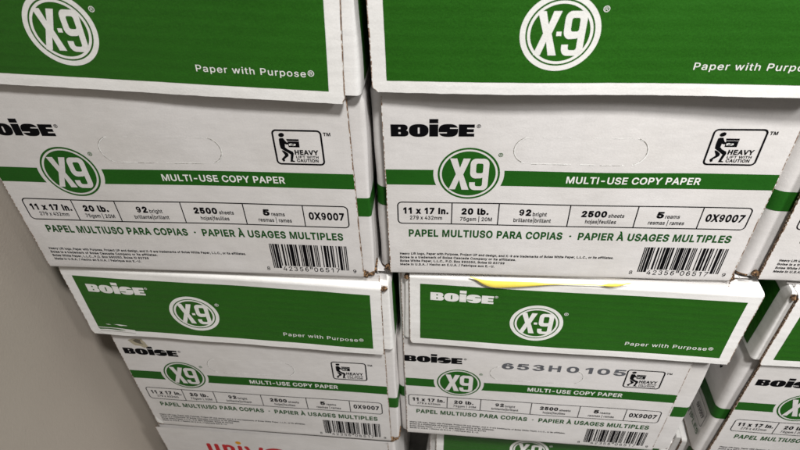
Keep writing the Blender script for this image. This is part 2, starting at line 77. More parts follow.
GLYPHS = {chr(n): [list(zip(c[::2], c[1::2])) for c in cs] for n, adv, cs in GLYPH_NUMBERS}
ADV = {chr(n): adv for n, adv, cs in GLYPH_NUMBERS}
ADV[' '] = SPACE_ADVANCE
scene = bpy.context.scene
COL = scene.collection
R = math.radians

# ------------------------------------------------------------------ materials
def nodes_of(name):
    m = bpy.data.materials.new(name); m.use_nodes = True
    nt = m.node_tree; b = nt.nodes['Principled BSDF']
    return m, nt, b
def N(nt, t, **kw):
    n = nt.nodes.new(t)
    for k, v in kw.items():
        if hasattr(n, k): setattr(n, k, v)
        else: n.inputs[k].default_value = v
    return n
def ramp(nt, src, stops):
    r = nt.nodes.new('ShaderNodeValToRGB')
    el = r.color_ramp.elements
    el[0].position, el[0].color = stops[0][0], (*stops[0][1], 1)
    el[1].position, el[1].color = stops[-1][0], (*stops[-1][1], 1)
    for p, c in stops[1:-1]:
        e = el.new(p); e.color = (*c, 1)
    nt.links.new(src, r.inputs[0]); return r
def mixc(nt, fac, a, b, mode='MIX'):
    m = nt.nodes.new('ShaderNodeMix'); m.data_type = 'RGBA'; m.blend_type = mode
    for sock, v in ((m.inputs[0], fac), (m.inputs[6], a), (m.inputs[7], b)):
        if hasattr(v, 'links'): nt.links.new(v, sock)
        elif isinstance(v, (int, float)): sock.default_value = v
        else: sock.default_value = (*v, 1)
    return m.outputs[2]

def board(name, col, rough, fibre, flute_axis, flute_len, flute_amt, worn=None, mott=.06, spec=.3):
    """Printed corrugated board: mottled fibres, faint flute lines, low wobble of the sheet."""
    m, nt, b = nodes_of(name)
    tc = N(nt, 'ShaderNodeTexCoord'); oi = N(nt, 'ShaderNodeObjectInfo')
    off = N(nt, 'ShaderNodeVectorMath', operation='MULTIPLY_ADD')
    nt.links.new(tc.outputs['Object'], off.inputs[0]); off.inputs[1].default_value = (1, 1, 1)
    sh = N(nt, 'ShaderNodeCombineXYZ')
    mu = N(nt, 'ShaderNodeMath', operation='MULTIPLY'); mu.inputs[1].default_value = 7.3
    nt.links.new(oi.outputs['Random'], mu.inputs[0])
    nt.links.new(mu.outputs[0], sh.inputs[0]); nt.links.new(mu.outputs[0], sh.inputs[1])
    nt.links.new(sh.outputs[0], off.inputs[2])
    P = off.outputs[0]
    def noise(scale, detail=3, rough_=.55, vec=P):
        n = N(nt, 'ShaderNodeTexNoise'); n.inputs['Scale'].default_value = scale
        n.inputs['Detail'].default_value = detail; n.inputs['Roughness'].default_value = rough_
        nt.links.new(vec, n.inputs['Vector']); return n.outputs[0]
    st = N(nt, 'ShaderNodeVectorMath', operation='MULTIPLY'); st.inputs[1].default_value = (1, 1, 3.2)
    nt.links.new(P, st.inputs[0])
    mot = noise(55, 5, .6, st.outputs[0]); big = noise(9, 3); fine = noise(700, 2, .7)
    # flute lines
    wv = N(nt, 'ShaderNodeTexWave', wave_type='BANDS', bands_direction=flute_axis, wave_profile='SIN')
    wv.inputs['Scale'].default_value = 1.0 / flute_len * math.pi / 10 * 1.0
    wv.inputs['Distortion'].default_value = 2.2; wv.inputs['Detail'].default_value = 2
    wv.inputs['Detail Scale'].default_value = 9
    nt.links.new(tc.outputs['Object'], wv.inputs['Vector'])
    fl = ramp(nt, wv.outputs[0], [(0, (1, 1, 1)), (.72, (1, 1, 1)), (1, (1 - flute_amt,) * 3)])
    c0 = mixc(nt, mot, tuple(x * (1 - mott * 1.6) for x in col), tuple(min(1, x * (1 + mott * 1.2)) for x in col))
    bg = ramp(nt, big, [(.3, (.93, .925, .91)), (.62, (1, 1, 1))])
    c1 = mixc(nt, 1.0, c0, bg.outputs[0], 'MULTIPLY')
    patch = ramp(nt, noise(7, 2), [(.38, (.15,) * 3), (.62, (1,) * 3)])
    c2 = mixc(nt, patch.outputs[0], c1, mixc(nt, 1.0, c1, fl.outputs[0], 'MULTIPLY'))
    fr = ramp(nt, fine, [(.3, (1 - fibre,) * 3), (.7, (1 + fibre * .6,) * 3)])
    c3 = mixc(nt, 1.0, c2, fr.outputs[0], 'MULTIPLY')
    if worn:   # little rubbed specks where the white liner or grime shows
        sp = noise(160, 4, .65)
        wr = ramp(nt, sp, [(.70, (0, 0, 0)), (.76, (1, 1, 1))])
        pt = ramp(nt, noise(14, 2), [(.55, (0, 0, 0)), (.75, (.55, .55, .55))])
        k = mixc(nt, 1.0, wr.outputs[0], pt.outputs[0], 'MULTIPLY')
        c3 = mixc(nt, k, c3, worn)
    nt.links.new(c3, b.inputs['Base Color'])
    b.inputs['Roughness'].default_value = rough
    b.inputs['Specular IOR Level'].default_value = spec
    rr = N(nt, 'ShaderNodeMapRange'); rr.inputs[3].default_value = rough - .08; rr.inputs[4].default_value = rough + .1
    nt.links.new(mot, rr.inputs[0]); nt.links.new(rr.outputs[0], b.inputs['Roughness'])
    hsum = N(nt, 'ShaderNodeMath', operation='MULTIPLY_ADD')
    nt.links.new(wv.outputs[0], hsum.inputs[0]); hsum.inputs[1].default_value = .25 * flute_amt / .08
    bigm = N(nt, 'ShaderNodeMath', operation='MULTIPLY_ADD'); bigm.inputs[1].default_value = 5.0
    nt.links.new(noise(16, 2), bigm.inputs[0])
    fm = N(nt, 'ShaderNodeMath', operation='MULTIPLY'); fm.inputs[1].default_value = .35
    nt.links.new(noise(420, 2), fm.inputs[0]); nt.links.new(fm.outputs[0], bigm.inputs[2])
    nt.links.new(bigm.outputs[0], hsum.inputs[2])
    bp = N(nt, 'ShaderNodeBump'); bp.inputs['Strength'].default_value = .55; bp.inputs['Distance'].default_value = .0006
    nt.links.new(hsum.outputs[0], bp.inputs['Height']); nt.links.new(bp.outputs[0], b.inputs['Normal'])
    return m

WHITE = (.70, .679, .664)
M = {}
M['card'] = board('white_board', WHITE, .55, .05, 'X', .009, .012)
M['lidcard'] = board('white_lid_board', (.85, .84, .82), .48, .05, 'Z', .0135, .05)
M['green'] = board('green_ink', (.014, .102, .008), .55, .16, 'X', .009, .02, worn=(.3, .38, .28), spec=.18)
M['lidgreen'] = board('green_lid_ink', (.019, .114, .007), .42, .20, 'Z', .0135, .13, worn=(.05, .2, .04), spec=.30)
M['darkgreen'] = board('green_type_ink', (.010, .078, .012), .55, .2, 'X', .009, .02, worn=(.4, .45, .4), mott=.15)
M['black'] = board('black_ink', (.003, .003, .004), .65, .1, 'X', .009, .02, worn=(.10, .10, .10), mott=.2, spec=.07)
M['whiteink'] = board('white_ink', (.82, .82, .79), .5, .06, 'Z', .0135, .04)
M['stamp'] = board('grey_stamp_ink', (.12, .125, .14), .6, .4, 'X', .009, .02, worn=(.6, .6, .6), mott=.35)
M['red'] = board('red_ink', (.5, .018, .022), .5, .1, 'X', .009, .02)
M['orange'] = board('orange_ink', (.7, .3, .01), .5, .1, 'X', .009, .02)
M['crease'] = board('crease_light', (.88, .88, .86), .5, .05, 'X', .009, .01)
M['creasedark'] = board('crease_dark', (.34, .32, .29), .6, .2, 'X', .009, .01, mott=.3)
M['yellow'] = board('yellow_plastic', (.86, .69, .11), .34, .03, 'X', .05, .02, spec=.5, mott=.1)
M['glue'] = board('dried_glue', (.45, .40, .29), .4, .2, 'X', .009, .01, mott=.3)
M['gluedark'] = board('dried_glue_dirt', (.13, .115, .09), .5, .3, 'X', .009, .01, mott=.4)
def raw_mat():
    m, nt, b = nodes_of('raw_board_edge')
    tc = N(nt, 'ShaderNodeTexCoord')
    n = N(nt, 'ShaderNodeTexNoise'); n.inputs['Scale'].default_value = 330; n.inputs['Detail'].default_value = 2
    nt.links.new(tc.outputs['Object'], n.inputs['Vector'])
    r = ramp(nt, n.outputs[0], [(.36, (.028, .016, .010)), (.5, (.17, .095, .05)), (.56, (.34, .22, .13)), (.64, (.62, .56, .47))])
    nt.links.new(r.outputs[0], b.inputs['Base Color']); b.inputs['Roughness'].default_value = .9
    bp = N(nt, 'ShaderNodeBump'); bp.inputs['Distance'].default_value = .001
    nt.links.new(n.outputs[0], bp.inputs['Height']); nt.links.new(bp.outputs[0], b.inputs['Normal'])
    return m
M['raw'] = raw_mat()
def fringe_mat():
    m, nt, b = nodes_of('frayed_board_edge')
    tc = N(nt, 'ShaderNodeTexCoord')
    n = N(nt, 'ShaderNodeTexNoise'); n.inputs['Scale'].default_value = 240; n.inputs['Detail'].default_value = 3
    nt.links.new(tc.outputs['Object'], n.inputs['Vector'])
    r = ramp(nt, n.outputs[0], [(.40, (.16, .085, .05)), (.50, (.38, .27, .19)), (.56, (.74, .72, .69)), (.8, (.80, .79, .77))])
    nt.links.new(r.outputs[0], b.inputs['Base Color']); b.inputs['Roughness'].default_value = .8
    return m
M['fringe'] = fringe_mat()
def torn_mat():
    m, nt, b = nodes_of('torn_corner_core')
    tc = N(nt, 'ShaderNodeTexCoord')
    n = N(nt, 'ShaderNodeTexNoise'); n.inputs['Scale'].default_value = 420; n.inputs['Detail'].default_value = 3
    nt.links.new(tc.outputs['Object'], n.inputs['Vector'])
    r = ramp(nt, n.outputs[0], [(.4, (.012, .008, .005)), (.52, (.12, .065, .03)), (.66, (.33, .2, .1))])
    nt.links.new(r.outputs[0], b.inputs['Base Color']); b.inputs['Roughness'].default_value = .95
    return m
M['torn'] = torn_mat()
def wall_mat():
    m, nt, b = nodes_of('painted_wall')
    tc = N(nt, 'ShaderNodeTexCoord')
    n = N(nt, 'ShaderNodeTexNoise'); n.inputs['Scale'].default_value = 3.5; n.inputs['Detail'].default_value = 4
    nt.links.new(tc.outputs['Object'], n.inputs['Vector'])
    r = ramp(nt, n.outputs[0], [(.3, (.47, .415, .355)), (.7, (.51, .455, .39))])
    f = N(nt, 'ShaderNodeTexNoise'); f.inputs['Scale'].default_value = 260; f.inputs['Detail'].default_value = 3
    nt.links.new(tc.outputs['Object'], f.inputs['Vector'])
    c = r.outputs[0]
    nt.links.new(c, b.inputs['Base Color']); b.inputs['Roughness'].default_value = .6
    bp = N(nt, 'ShaderNodeBump'); bp.inputs['Strength'].default_value = .35; bp.inputs['Distance'].default_value = .0008
    nt.links.new(f.outputs[0], bp.inputs['Height']); nt.links.new(bp.outputs[0], b.inputs['Normal'])
    return m
M['wall'] = wall_mat()
def floor_mat():
    m, nt, b = nodes_of('vinyl_floor')
    tc = N(nt, 'ShaderNodeTexCoord')
    n = N(nt, 'ShaderNodeTexNoise'); n.inputs['Scale'].default_value = 40; n.inputs['Detail'].default_value = 5
    nt.links.new(tc.outputs['Object'], n.inputs['Vector'])
    r = ramp(nt, n.outputs[0], [(.35, (.16, .15, .14)), (.65, (.26, .25, .23))])
    nt.links.new(r.outputs[0], b.inputs['Base Color']); b.inputs['Roughness'].default_value = .5
    return m
M['floor'] = floor_mat()

# ------------------------------------------------------------------ mesh helpers
class MB:
    def __init__(s): s.v = []; s.f = []; s.m = []; s.mats = []; s.sm = []
    def mi(s, key):
        if key not in s.mats: s.mats.append(key)
        return s.mats.index(key)
    def add(s, vs, fs, key, smooth=False):
        o = len(s.v); s.v += vs; k = s.mi(key)
        for f in fs: s.f.append([o + i for i in f]); s.m.append(k); s.sm.append(smooth)
    def build(s, name, parent=None):
        me = bpy.data.meshes.new(name); me.from_pydata([tuple(v) for v in s.v], [], s.f)
        for k in s.mats: me.materials.append(M[k])
        me.polygons.foreach_set('material_index', s.m); me.polygons.foreach_set('use_smooth', s.sm)
        me.update()
        ob = bpy.data.objects.new(name, me); COL.objects.link(ob); ob.parent = parent
        return ob

_cache = {}
def fill(contours):
    """2-D outlines -> (verts, faces); used for the lettering and the logos."""
    cu = bpy.data.curves.new('outline', 'CURVE'); cu.dimensions = '2D'; cu.fill_mode = 'BOTH'
    for c in contours:
        s = cu.splines.new('POLY'); s.points.add(len(c) - 1)
        for p, q in zip(s.points, c): p.co = (q[0], q[1], 0, 1)
        s.use_cyclic_u = True
    ob = bpy.data.objects.new('outline', cu); me = ob.to_mesh()
    vs = [(v.co.x, v.co.y) for v in me.vertices]; fs = [list(p.vertices) for p in me.polygons]
    ob.to_mesh_clear(); bpy.data.objects.remove(ob); bpy.data.curves.remove(cu)
    return vs, fs
def grow(c, d):
    """Move an outline outward by d along its corners (inward for a counter)."""
    q = [p for i, p in enumerate(c) if math.dist(p, c[i - 1]) > 1e-5]; n = len(q); o = []
    sg = 1 if area(q) > 0 else -1
    for i in range(n):
        a, p, b = q[i - 1], q[i], q[(i + 1) % n]
        e1 = (p[0] - a[0], p[1] - a[1]); e2 = (b[0] - p[0], b[1] - p[1])
        l1, l2 = math.hypot(*e1), math.hypot(*e2)
        n1 = (e1[1] / l1 * sg, -e1[0] / l1 * sg); n2 = (e2[1] / l2 * sg, -e2[0] / l2 * sg)
        k = 1 + n1[0] * n2[0] + n1[1] * n2[1]
        k = max(k, .45)
        o.append((p[0] + (n1[0] + n2[0]) / k * d, p[1] + (n1[1] + n2[1]) / k * d))
    return o
def area(c): return sum(c[i - 1][0] * c[i][1] - c[i][0] * c[i - 1][1] for i in range(len(c))) / 2
def inside(p, c):
    r = False
    for i in range(len(c)):
        a, b = c[i - 1], c[i]
        if (a[1] > p[1]) != (b[1] > p[1]) and p[0] < (b[0] - a[0]) * (p[1] - a[1]) / (b[1] - a[1]) + a[0]: r = not r
    return r
def glyph(ch, w):
    if ch in '69': w = min(w, .052)
    k = (ch, w)
    if k not in _cache:
        cs = [[(x / 509, y / 509) for x, y in c] for c in GLYPHS[ch]]
        # overlapping strokes are filled one by one, counters with the stroke that holds them
        big = [c for c in cs if not any(o is not c and abs(area(o)) > abs(area(c)) and all(inside(p, o) for p in c) for o in cs)]
        vs, fs = [], []
        for o in big:
            grp = [o] + [c for c in cs if c not in big and inside(c[0], o)]
            if w: grp = [grow(c, w if c is o else -w) for c in grp]
            a, b = fill(grp); n = len(vs); vs += a; fs += [[i + n for i in f] for f in b]
        _cache[k] = (vs, fs)
    return _cache[k]
def text2d(s, w=0.0, track=0.0, shear=0.0):
    x = 0; vs = []; fs = []
    for ch in s:
        if ch in GLYPHS:
            a, b = glyph(ch, w); n = len(vs)
            vs += [(p[0] + x + shear * p[1], (p[1] + w) / (1 + 2 * w)) for p in a]; fs += [[i + n for i in f] for f in b]
        x += ADV.get(ch, 300) / 509 + track + 1.5 * w
    return vs, fs
def fit(shape, uL, uR, base, cap, capref=1.0):
    vs, fs = shape
    a = min(p[0] for p in vs); b = max(p[0] for p in vs)
    k = (uR - uL) / (b - a)
    return [(uL + (p[0] - a) * k, base + p[1] * cap / capref) for p in vs], fs
def ring(c, r0, r1, n=72):
    vs = []
    for i in range(n):
        a = 2 * math.pi * i / n; vs += [(c[0] + r0 * math.cos(a), c[1] + r0 * math.sin(a)), (c[0] + r1 * math.cos(a), c[1] + r1 * math.sin(a))]
    return vs, [[2 * i, 2 * i + 1, (2 * i + 3) % (2 * n), (2 * i + 2) % (2 * n)] for i in range(n)]
def disc(c, r, n=72, rings=4):
    vs = [tuple(c)]; fs = []
    for k in range(1, rings + 1):
        for i in range(n):
            a = 2 * math.pi * i / n; vs.append((c[0] + r * k / rings * math.cos(a), c[1] + r * k / rings * math.sin(a)))
    for i in range(n): fs.append([0, 1 + i, 1 + (i + 1) % n])
    for k in range(rings - 1):
        for i in range(n):
            a = 1 + k * n + i; b = 1 + k * n + (i + 1) % n; fs.append([a, a + n, b + n, b])
    return vs, fs
def rect(u0, v0, u1, v1, step=.012):
    nu = max(1, round((u1 - u0) / step)); nv = max(1, round((v1 - v0) / step))
    vs = [(u0 + (u1 - u0) * i / nu, v0 + (v1 - v0) * j / nv) for j in range(nv + 1) for i in range(nu + 1)]
    return vs, [[j * (nu + 1) + i, j * (nu + 1) + i + 1, (j + 1) * (nu + 1) + i + 1, (j + 1) * (nu + 1) + i] for j in range(nv) for i in range(nu)]
def stroke(path, w, closed=False, wob=0, rnd=random):
    n = len(path); vs = []; fs = []
    for i, p in enumerate(path):
        a = path[(i - 1) % n] if closed or i else p; b = path[(i + 1) % n] if closed or i < n - 1 else p
        d = (b[0] - a[0], b[1] - a[1]); L = math.hypot(*d) or 1
        nx, ny = -d[1] / L, d[0] / L; ww = w / 2 * (1 + (rnd.uniform(-wob, wob) if wob else 0))
        vs += [(p[0] + nx * ww, p[1] + ny * ww), (p[0] - nx * ww, p[1] - ny * ww)]
    for i in range(n if closed else n - 1):
        j = (i + 1) % n; fs.append([2 * i, 2 * i + 1, 2 * j + 1, 2 * j])
    return vs, fs
def rrect(u0, v0, u1, v1, r, n=6, step=.012):
    pts = []
    cs = [(u1 - r, v0 + r, -90), (u1 - r, v1 - r, 0), (u0 + r, v1 - r, 90), (u0 + r, v0 + r, 180)]
    for k, (cx, cy, a0) in enumerate(cs):
        for i in range(n + 1):
            a = R(a0 + 90 * i / n); pts.append((cx + r * math.cos(a), cy + r * math.sin(a)))
        nx = cs[(k + 1) % 4]; a = R(a0 + 90)
        q = (nx[0] + r * math.cos(a), nx[1] + r * math.sin(a)); p = pts[-1]
        m = max(1, round(math.dist(p, q) / step))
        pts += [(p[0] + (q[0] - p[0]) * i / m, p[1] + (q[1] - p[1]) * i / m) for i in range(1, m)]
    return pts

# ------------------------------------------------------------------ the lettering shapes
def sup(cx, cy, rx, ry, n, a0=0, a1=360, k=40):
    o = []
    for i in range(k + 1):
        a = R(a0 + (a1 - a0) * i / k); c, s = math.cos(a), math.sin(a)
        o.append((cx + rx * math.copysign(abs(c) ** (2 / n), c), cy + ry * math.copysign(abs(s) ** (2 / n), s)))
    return o
def wordmark_shape():
    out = []
    B = [(0, 0), (.98, 0), (1.12, .03), (1.23, .1), (1.29, .22), (1.28, .36), (1.22, .46), (1.12, .52), (1.2, .58), (1.24, .68), (1.23, .82), (1.16, .92), (1.05, .98), (.92, 1), (0, 1)]
    out.append([B, [(.56, .2), (.72, .2), (.72, .37), (.56, .37)], [(.56, .62), (.72, .62), (.72, .78), (.56, .78)]])
    out.append([sup(2.03, .5, .71, .53, 2.5)[:-1], [(1.96, .24), (2.1, .24), (2.1, .76), (1.96, .76)]])
    out.append([[(2.79, 0), (3.43, 0), (3.43, 1), (2.79, 1)]])
    out.append([[(2.79, 1.1), (3.43, 1.1), (3.43, 1.44), (2.79, 1.44)]])
    S = sup(4.16, .5, .7, .53, 2.6, 18, 188, 30) + [(3.47, .36), (4.06, .36), (4.06, .26), (3.5, .26)] + sup(4.16, .5, .7, .53, 2.6, 206, 368, 30) + [(4.85, .64), (4.27, .64), (4.27, .74), (4.8, .74)]
    out.append([S])
    E = [(4.9, 0), (6.03, 0), (6.03, .25), (5.5, .25), (5.5, .37), (5.98, .37), (5.98, .62), (5.5, .62), (5.5, .74), (6.03, .74), (6.03, 1), (4.9, 1)]
    out.append([E])
    vs, fs = [], []
    for g in out:
        a, b = fill(g); n = len(vs); vs += a; fs += [[i + n for i in f] for f in b]
    return vs, fs
WORD = wordmark_shape()
def nx9(pts): return [((x - 293) / 232, (222 - y) / 183) for x, y in pts]
def arc(cx, cy, r, a0, a1, n=6): return [(cx + r * math.cos(R(a0 + (a1 - a0) * i / n)), cy - r * math.sin(R(a0 + (a1 - a0) * i / n))) for i in range(n + 1)]
X_P = nx9([(150, 112), (203, 112), (226, 178), (250, 112), (302, 112), (252, 224), (298, 336), (244, 336), (223, 264), (194, 334), (146, 334), (197, 222)])
N_O = nx9([(303, 152)] + arc(343, 152, 40, 180, 90) + arc(402, 152, 40, 90, 0) + arc(398, 296, 42, 0, -90) + arc(340, 298, 40, 270, 180) + [(300, 280), (343, 280), (343, 296)] + arc(356, 296, 13, 180, 270, 4) + arc(384, 296, 13, 270, 360, 4) + [(397, 245), (385, 250)] + arc(343, 212, 40, 270, 180))
N_I = nx9([(346, 158)] + arc(358, 158, 12, 180, 90, 4) + arc(386, 158, 12, 90, 0, 4) + arc(386, 202, 12, 0, -90, 4) + arc(358, 202, 12, 270, 180, 4))
XS = fill([X_P]); NS = fill([N_O, N_I])
def xform(shape, sx, sy, dx, dy): return [(p[0] * sx + dx, p[1] * sy + dy) for p in shape[0]], shape[1]

# ------------------------------------------------------------------ boxes
W, HB, T = .445, .425, .1458      # front panel width, body height, lid height
LID_W = .4647
TH = .004
def smooth_noise(rnd, amp, lams):
    ks = []
    for lam in lams:
        for _ in range(2):
            a = rnd.uniform(0, 2 * math.pi); k = 2 * math.pi / (lam * rnd.uniform(.8, 1.25))
            ks.append((k * math.cos(a), k * math.sin(a), rnd.uniform(0, 6.28), amp * lam / lams[0] * rnd.uniform(.5, 1)))
    return lambda u, v: sum(A * math.sin(kx * u + ky * v + ph) for kx, ky, ph, A in ks)
def jag(rnd, amp, steps=(.004, .017, .06)):
    t = [[rnd.uniform(-1, 1) for _ in range(400)] for _ in steps]
    def f(x):
        s = 0
        for a, st in zip(t, steps):
            q = (x + 1) / st; i = int(q); fr = q - i; s += (a[i % 400] * (1 - fr) + a[(i + 1) % 400] * fr)
        return amp * s / len(steps)
    return f

def sheet(mb, uL, uR, prof, warp, key, du=.006, raw=('l', 'r'), th=TH, top_free=None, bottom_raw=False):
    """A board sheet: prof is a list of (y, z); uL, uR are functions of z that give its ragged sides."""
    nu = int((uR(.05) - uL(.05)) / du); rows = []; vs = []
    for (y, z) in prof:
        a, b = uL(z), uR(z)
        for i in range(nu + 1):
            u = a + (b - a) * i / nu; vs.append((u, y + warp(u, z), z))
    fs = [[j * (nu + 1) + i, j * (nu + 1) + i + 1, (j + 1) * (nu + 1) + i + 1, (j + 1) * (nu + 1) + i] for j in range(len(prof) - 1) for i in range(nu)]
    mb.add(vs, fs, key, True)
    for side in raw:
        q = []; ff = []; jf = jag(random.Random(len(vs) + int(vs[0][0] * 1e5)), 1.0, (.0025, .006, .02))
        for j in range(len(prof)):
            p = vs[j * (nu + 1) + (0 if side == 'l' else nu)]; s_ = 1 if side == 'l' else -1
            if prof[j][0] > .002: continue
            wdt = .0006 + .0009 * max(0, jf(p[2]))
            q += [(p[0] - s_ * .0001, p[1] - .0002, p[2]), (p[0] + s_ * wdt, p[1] - .0002, p[2])]
        for j in range(len(q) // 2 - 1): ff.append([2 * j, 2 * j + 1, 2 * j + 3, 2 * j + 2] if side == 'l' else [2 * j, 2 * j + 2, 2 * j + 3, 2 * j + 1])
        mb.add(q, ff, 'fringe')
        e = [vs[j * (nu + 1) + (0 if side == 'l' else nu)] for j in range(len(prof))]
        q = []
        for p in e: q += [p, (p[0], p[1] + th, p[2])]
        ff = [[2 * j, 2 * j + 1, 2 * j + 3, 2 * j + 2] if side == 'r' else [2 * j, 2 * j + 2, 2 * j + 3, 2 * j + 1] for j in range(len(e) - 1)]
        mb.add(q, ff, 'raw')
    if bottom_raw:
        e = vs[:nu + 1]; q = []
        for p in e: q += [p, (p[0], p[1] + th, p[2])]
        mb.add(q, [[2 * j, 2 * j + 1, 2 * j + 3, 2 * j + 2] for j in range(nu)], 'raw')

def plan(x0, x1, y0, y1, r, n=6, rl=None):
    """Open plan outline from the back left corner round the front to the back right corner, with outward normals."""
    o = []
    m = 36; rl = rl or r
    for i in range(m): o.append((x0, y1 + (y0 + rl - y1) * i / m, -1, 0))
    for i in range(n + 1):
        a = R(180 + 90 * i / n); o.append((x0 + rl + rl * math.cos(a), y0 + rl + rl * math.sin(a), math.cos(a), math.sin(a)))
    k = 24
    for i in range(1, k): o.append((x0 + rl + (x1 - x0 - rl - r) * i / k, y0, 0, -1))
    for i in range(n + 1):
        a = R(270 + 90 * i / n); o.append((x1 - r + r * math.cos(a), y0 + r + r * math.sin(a), math.cos(a), math.sin(a)))
    for i in range(1, m + 1): o.append((x1, y0 + r + (y1 - y0 - r) * i / m, 1, 0))
    return o

class Deco:
    """Prints laid a hair in front of a warped panel, each a mesh of its own."""
    def __init__(s, warp, parent, f0=.00025): s.warp = warp; s.parent = parent; s.f0 = f0
    def make(s, name, items):
        mb = MB()
        for lift, key, (vs, fs) in items:
            mb.add([(u, s.warp(u, v) - s.f0 - lift * .00012, v) for u, v in vs], [f if ccw(vs, f) else f[::-1] for f in fs], key)
        return mb.build(name, s.parent)
def ccw(vs, f):
    return sum(vs[f[i - 1]][0] * vs[f[i]][1] - vs[f[i]][0] * vs[f[i - 1]][1] for i in range(len(f))) > 0

def reg_mark(c, r):
    a = ring(c, r * .76, r, 20); b = fit(text2d('R', .02), c[0] - r * .4, c[0] + r * .45, c[1] - r * .5, r)
    return a, b
UPC_L = ['0001101', '0011001', '0010011', '0111101', '0100011', '0110001', '0101111', '0111011', '0110111', '0001011']
def barcode_items(u0, u1, v0, v1):
    code = '842356065179'; bits = '101' + ''.join(UPC_L[int(c)] for c in code[:6]) + '01010' + ''.join(''.join('1' if b == '0' else '0' for b in UPC_L[int(c)]) for c in code[6:]) + '101'
    it = []; m = (u1 - u0) / len(bits); i = 0
    while i < len(bits):
        if bits[i] == '1':
            j = i
            while j < len(bits) and bits[j] == '1': j += 1
            long = i < 10 or i >= 85 or 45 <= i < 50
            lo = v0 + .0015 if long else v0 + .0062
            it.append((0, 'black', rect(u0 + i * m - .0001, lo, u0 + j * m + .0001, v1)))
            i = j
        else: i += 1
    it.append((0, 'black', fit(text2d('42356', .012, .16), u0 + 11.5 * m, u0 + 44 * m, v0 - .0030, .0078)))
    it.append((0, 'black', fit(text2d('06517', .012, .16), u0 + 51 * m, u0 + 83.5 * m, v0 - .0030, .0078)))
    it.append((0, 'black', fit(text2d('8', .012), u0 - .0100, u0 - .0058, v0 - .0028, .0062)))
    it.append((0, 'black', fit(text2d('9', .012), u1 + .0055, u1 + .0097, v0 - .0028, .0062)))
    return it
def sign_items():
    uL, uR, vB, vT = .3574, .4123, .1837, .2283
    def Q(x, y):
        t = (y - 63) / 342; xl = 65 + 70 * t; xr = 555 + 45 * t
        return (uL + (x - xl) / (xr - xl) * (uR - uL), vT - t * (vT - vB))
    it = [(0, 'black', stroke(rrect(uL, vB, uR, vT, .0045), .0021, True))]
    it.append((0, 'black', fill([[Q(162 + 29 * math.cos(R(a)), 109 + 21 * math.sin(R(a))) for a in range(0, 360, 18)]])))
    body = [(138, 148), (152, 140), (182, 140), (196, 158), (214, 178), (240, 190), (236, 203), (212, 202), (200, 196), (203, 232), (228, 252), (282, 276), (292, 296), (284, 366), (306, 373), (306, 381), (260, 381), (262, 304), (232, 286), (180, 256), (160, 244), (146, 200)]
    it.append((0, 'black', fill([[Q(*p) for p in body]])))
    leg = [(170, 262), (196, 270), (236, 296), (240, 320), (200, 354), (206, 374), (190, 382), (170, 356), (204, 316), (196, 300), (178, 280)]
    it.append((0, 'black', fill([[Q(*p) for p in leg]])))
    it.append((0, 'black', fill([[Q(*p) for p in [(214, 148), (338, 148), (342, 166), (220, 166)]]])))
    it.append((0, 'black', fill([[Q(*p) for p in [(226, 171), (342, 171), (350, 229), (240, 229)]]])))
    it.append((1, 'whiteink', fill([[Q(*p) for p in [(240, 196), (262, 192), (284, 198), (304, 194), (312, 206), (296, 216), (270, 212), (246, 214)]]])))
    it.append((2, 'black', fill([[Q(*p) for p in [(250, 202), (276, 200), (300, 203), (290, 209), (262, 208)]]])))
    a, b = Q(300, 305), Q(541, 305)
    it.append((0, 'black', fit(text2d('HEAVY', .075), a[0] + .0005, b[0], a[1], .0064)))
    a, b = Q(326, 341), Q(541, 341)
    it.append((0, 'black', fit(text2d('LIFT WITH', .045), a[0] - .001, b[0], a[1], .0034)))
    a, b = Q(335, 381), Q(541, 381)
    it.append((0, 'black', fit(text2d('CAUTION', .055), a[0] - .001, b[0], a[1], .0042)))
    it.append((0, 'black', fit(text2d('TM', .06), .4150, .4232, .2222, .0043)))
    return it
def spec_items():
    v0, v1, u0, u1 = .0897, .1232, .0132, .4330
    it = [(0, 'black', stroke(rrect(u0, v0, u1, v1, .0055), .0015, True))]
    for d in (.0798, .1369, .2219, .3018, .3773):
        it.append((0, 'black', rect(d - .00065, v0, d + .00065, v1)))
    big = lambda s, a, b, base=.1052, cap=.0100, w=.095: it.append((0, 'black', fit(text2d(s, w), a, b, base, cap)))
    sm = lambda s, a, b, base=.0952, cap=.0060: it.append((0, 'black', fit(text2d(s, .03), a, b, base, cap)))
    big('11 x 17 in.', .0200, .0757); sm('279 x 432mm', .0280, .0680, .0962)
    big('20 lb.', .0918, .1250); sm('75gsm | 20M', .0904, .1296)
    big('92', .1620, .1764); sm('bright', .1785, .1954, .1050); sm('brillante|brillant', .1561, .2015)
    big('2500', .2368, .2668); sm('sheets', .2690, .2879, .1050); sm('hojas|feuilles', .2430, .2800)
    big('5', .3256, .3341); sm('reams', .3362, .3532, .1050); sm('resmas | rames', .3182, .3607)
    big('0X9007', .3836, .4280, .1012, .0118, .075)
    return it
ADDRESS = [('Heavy Lift logo, Paper with Purpose, Project UP and design, and X-9 are trademarks of Boise White Paper, L.L.C., or its affiliates.', .2893, .0362),
           ('Boise is a trademark of Boise Cascade Company or its affiliates.', .1656, .0297),
           ('Boise White Paper, L.L.C., P.O. Box 990050, Boise ID 83799', .1512, .0232),
           ('Made in U.S.A. / Hecho en E.U.A. / Fabriqué aux É.-U.', .1386, .0168)]
BADGE = (.0978, .1661)
LBADGE = (.1819, .0635)

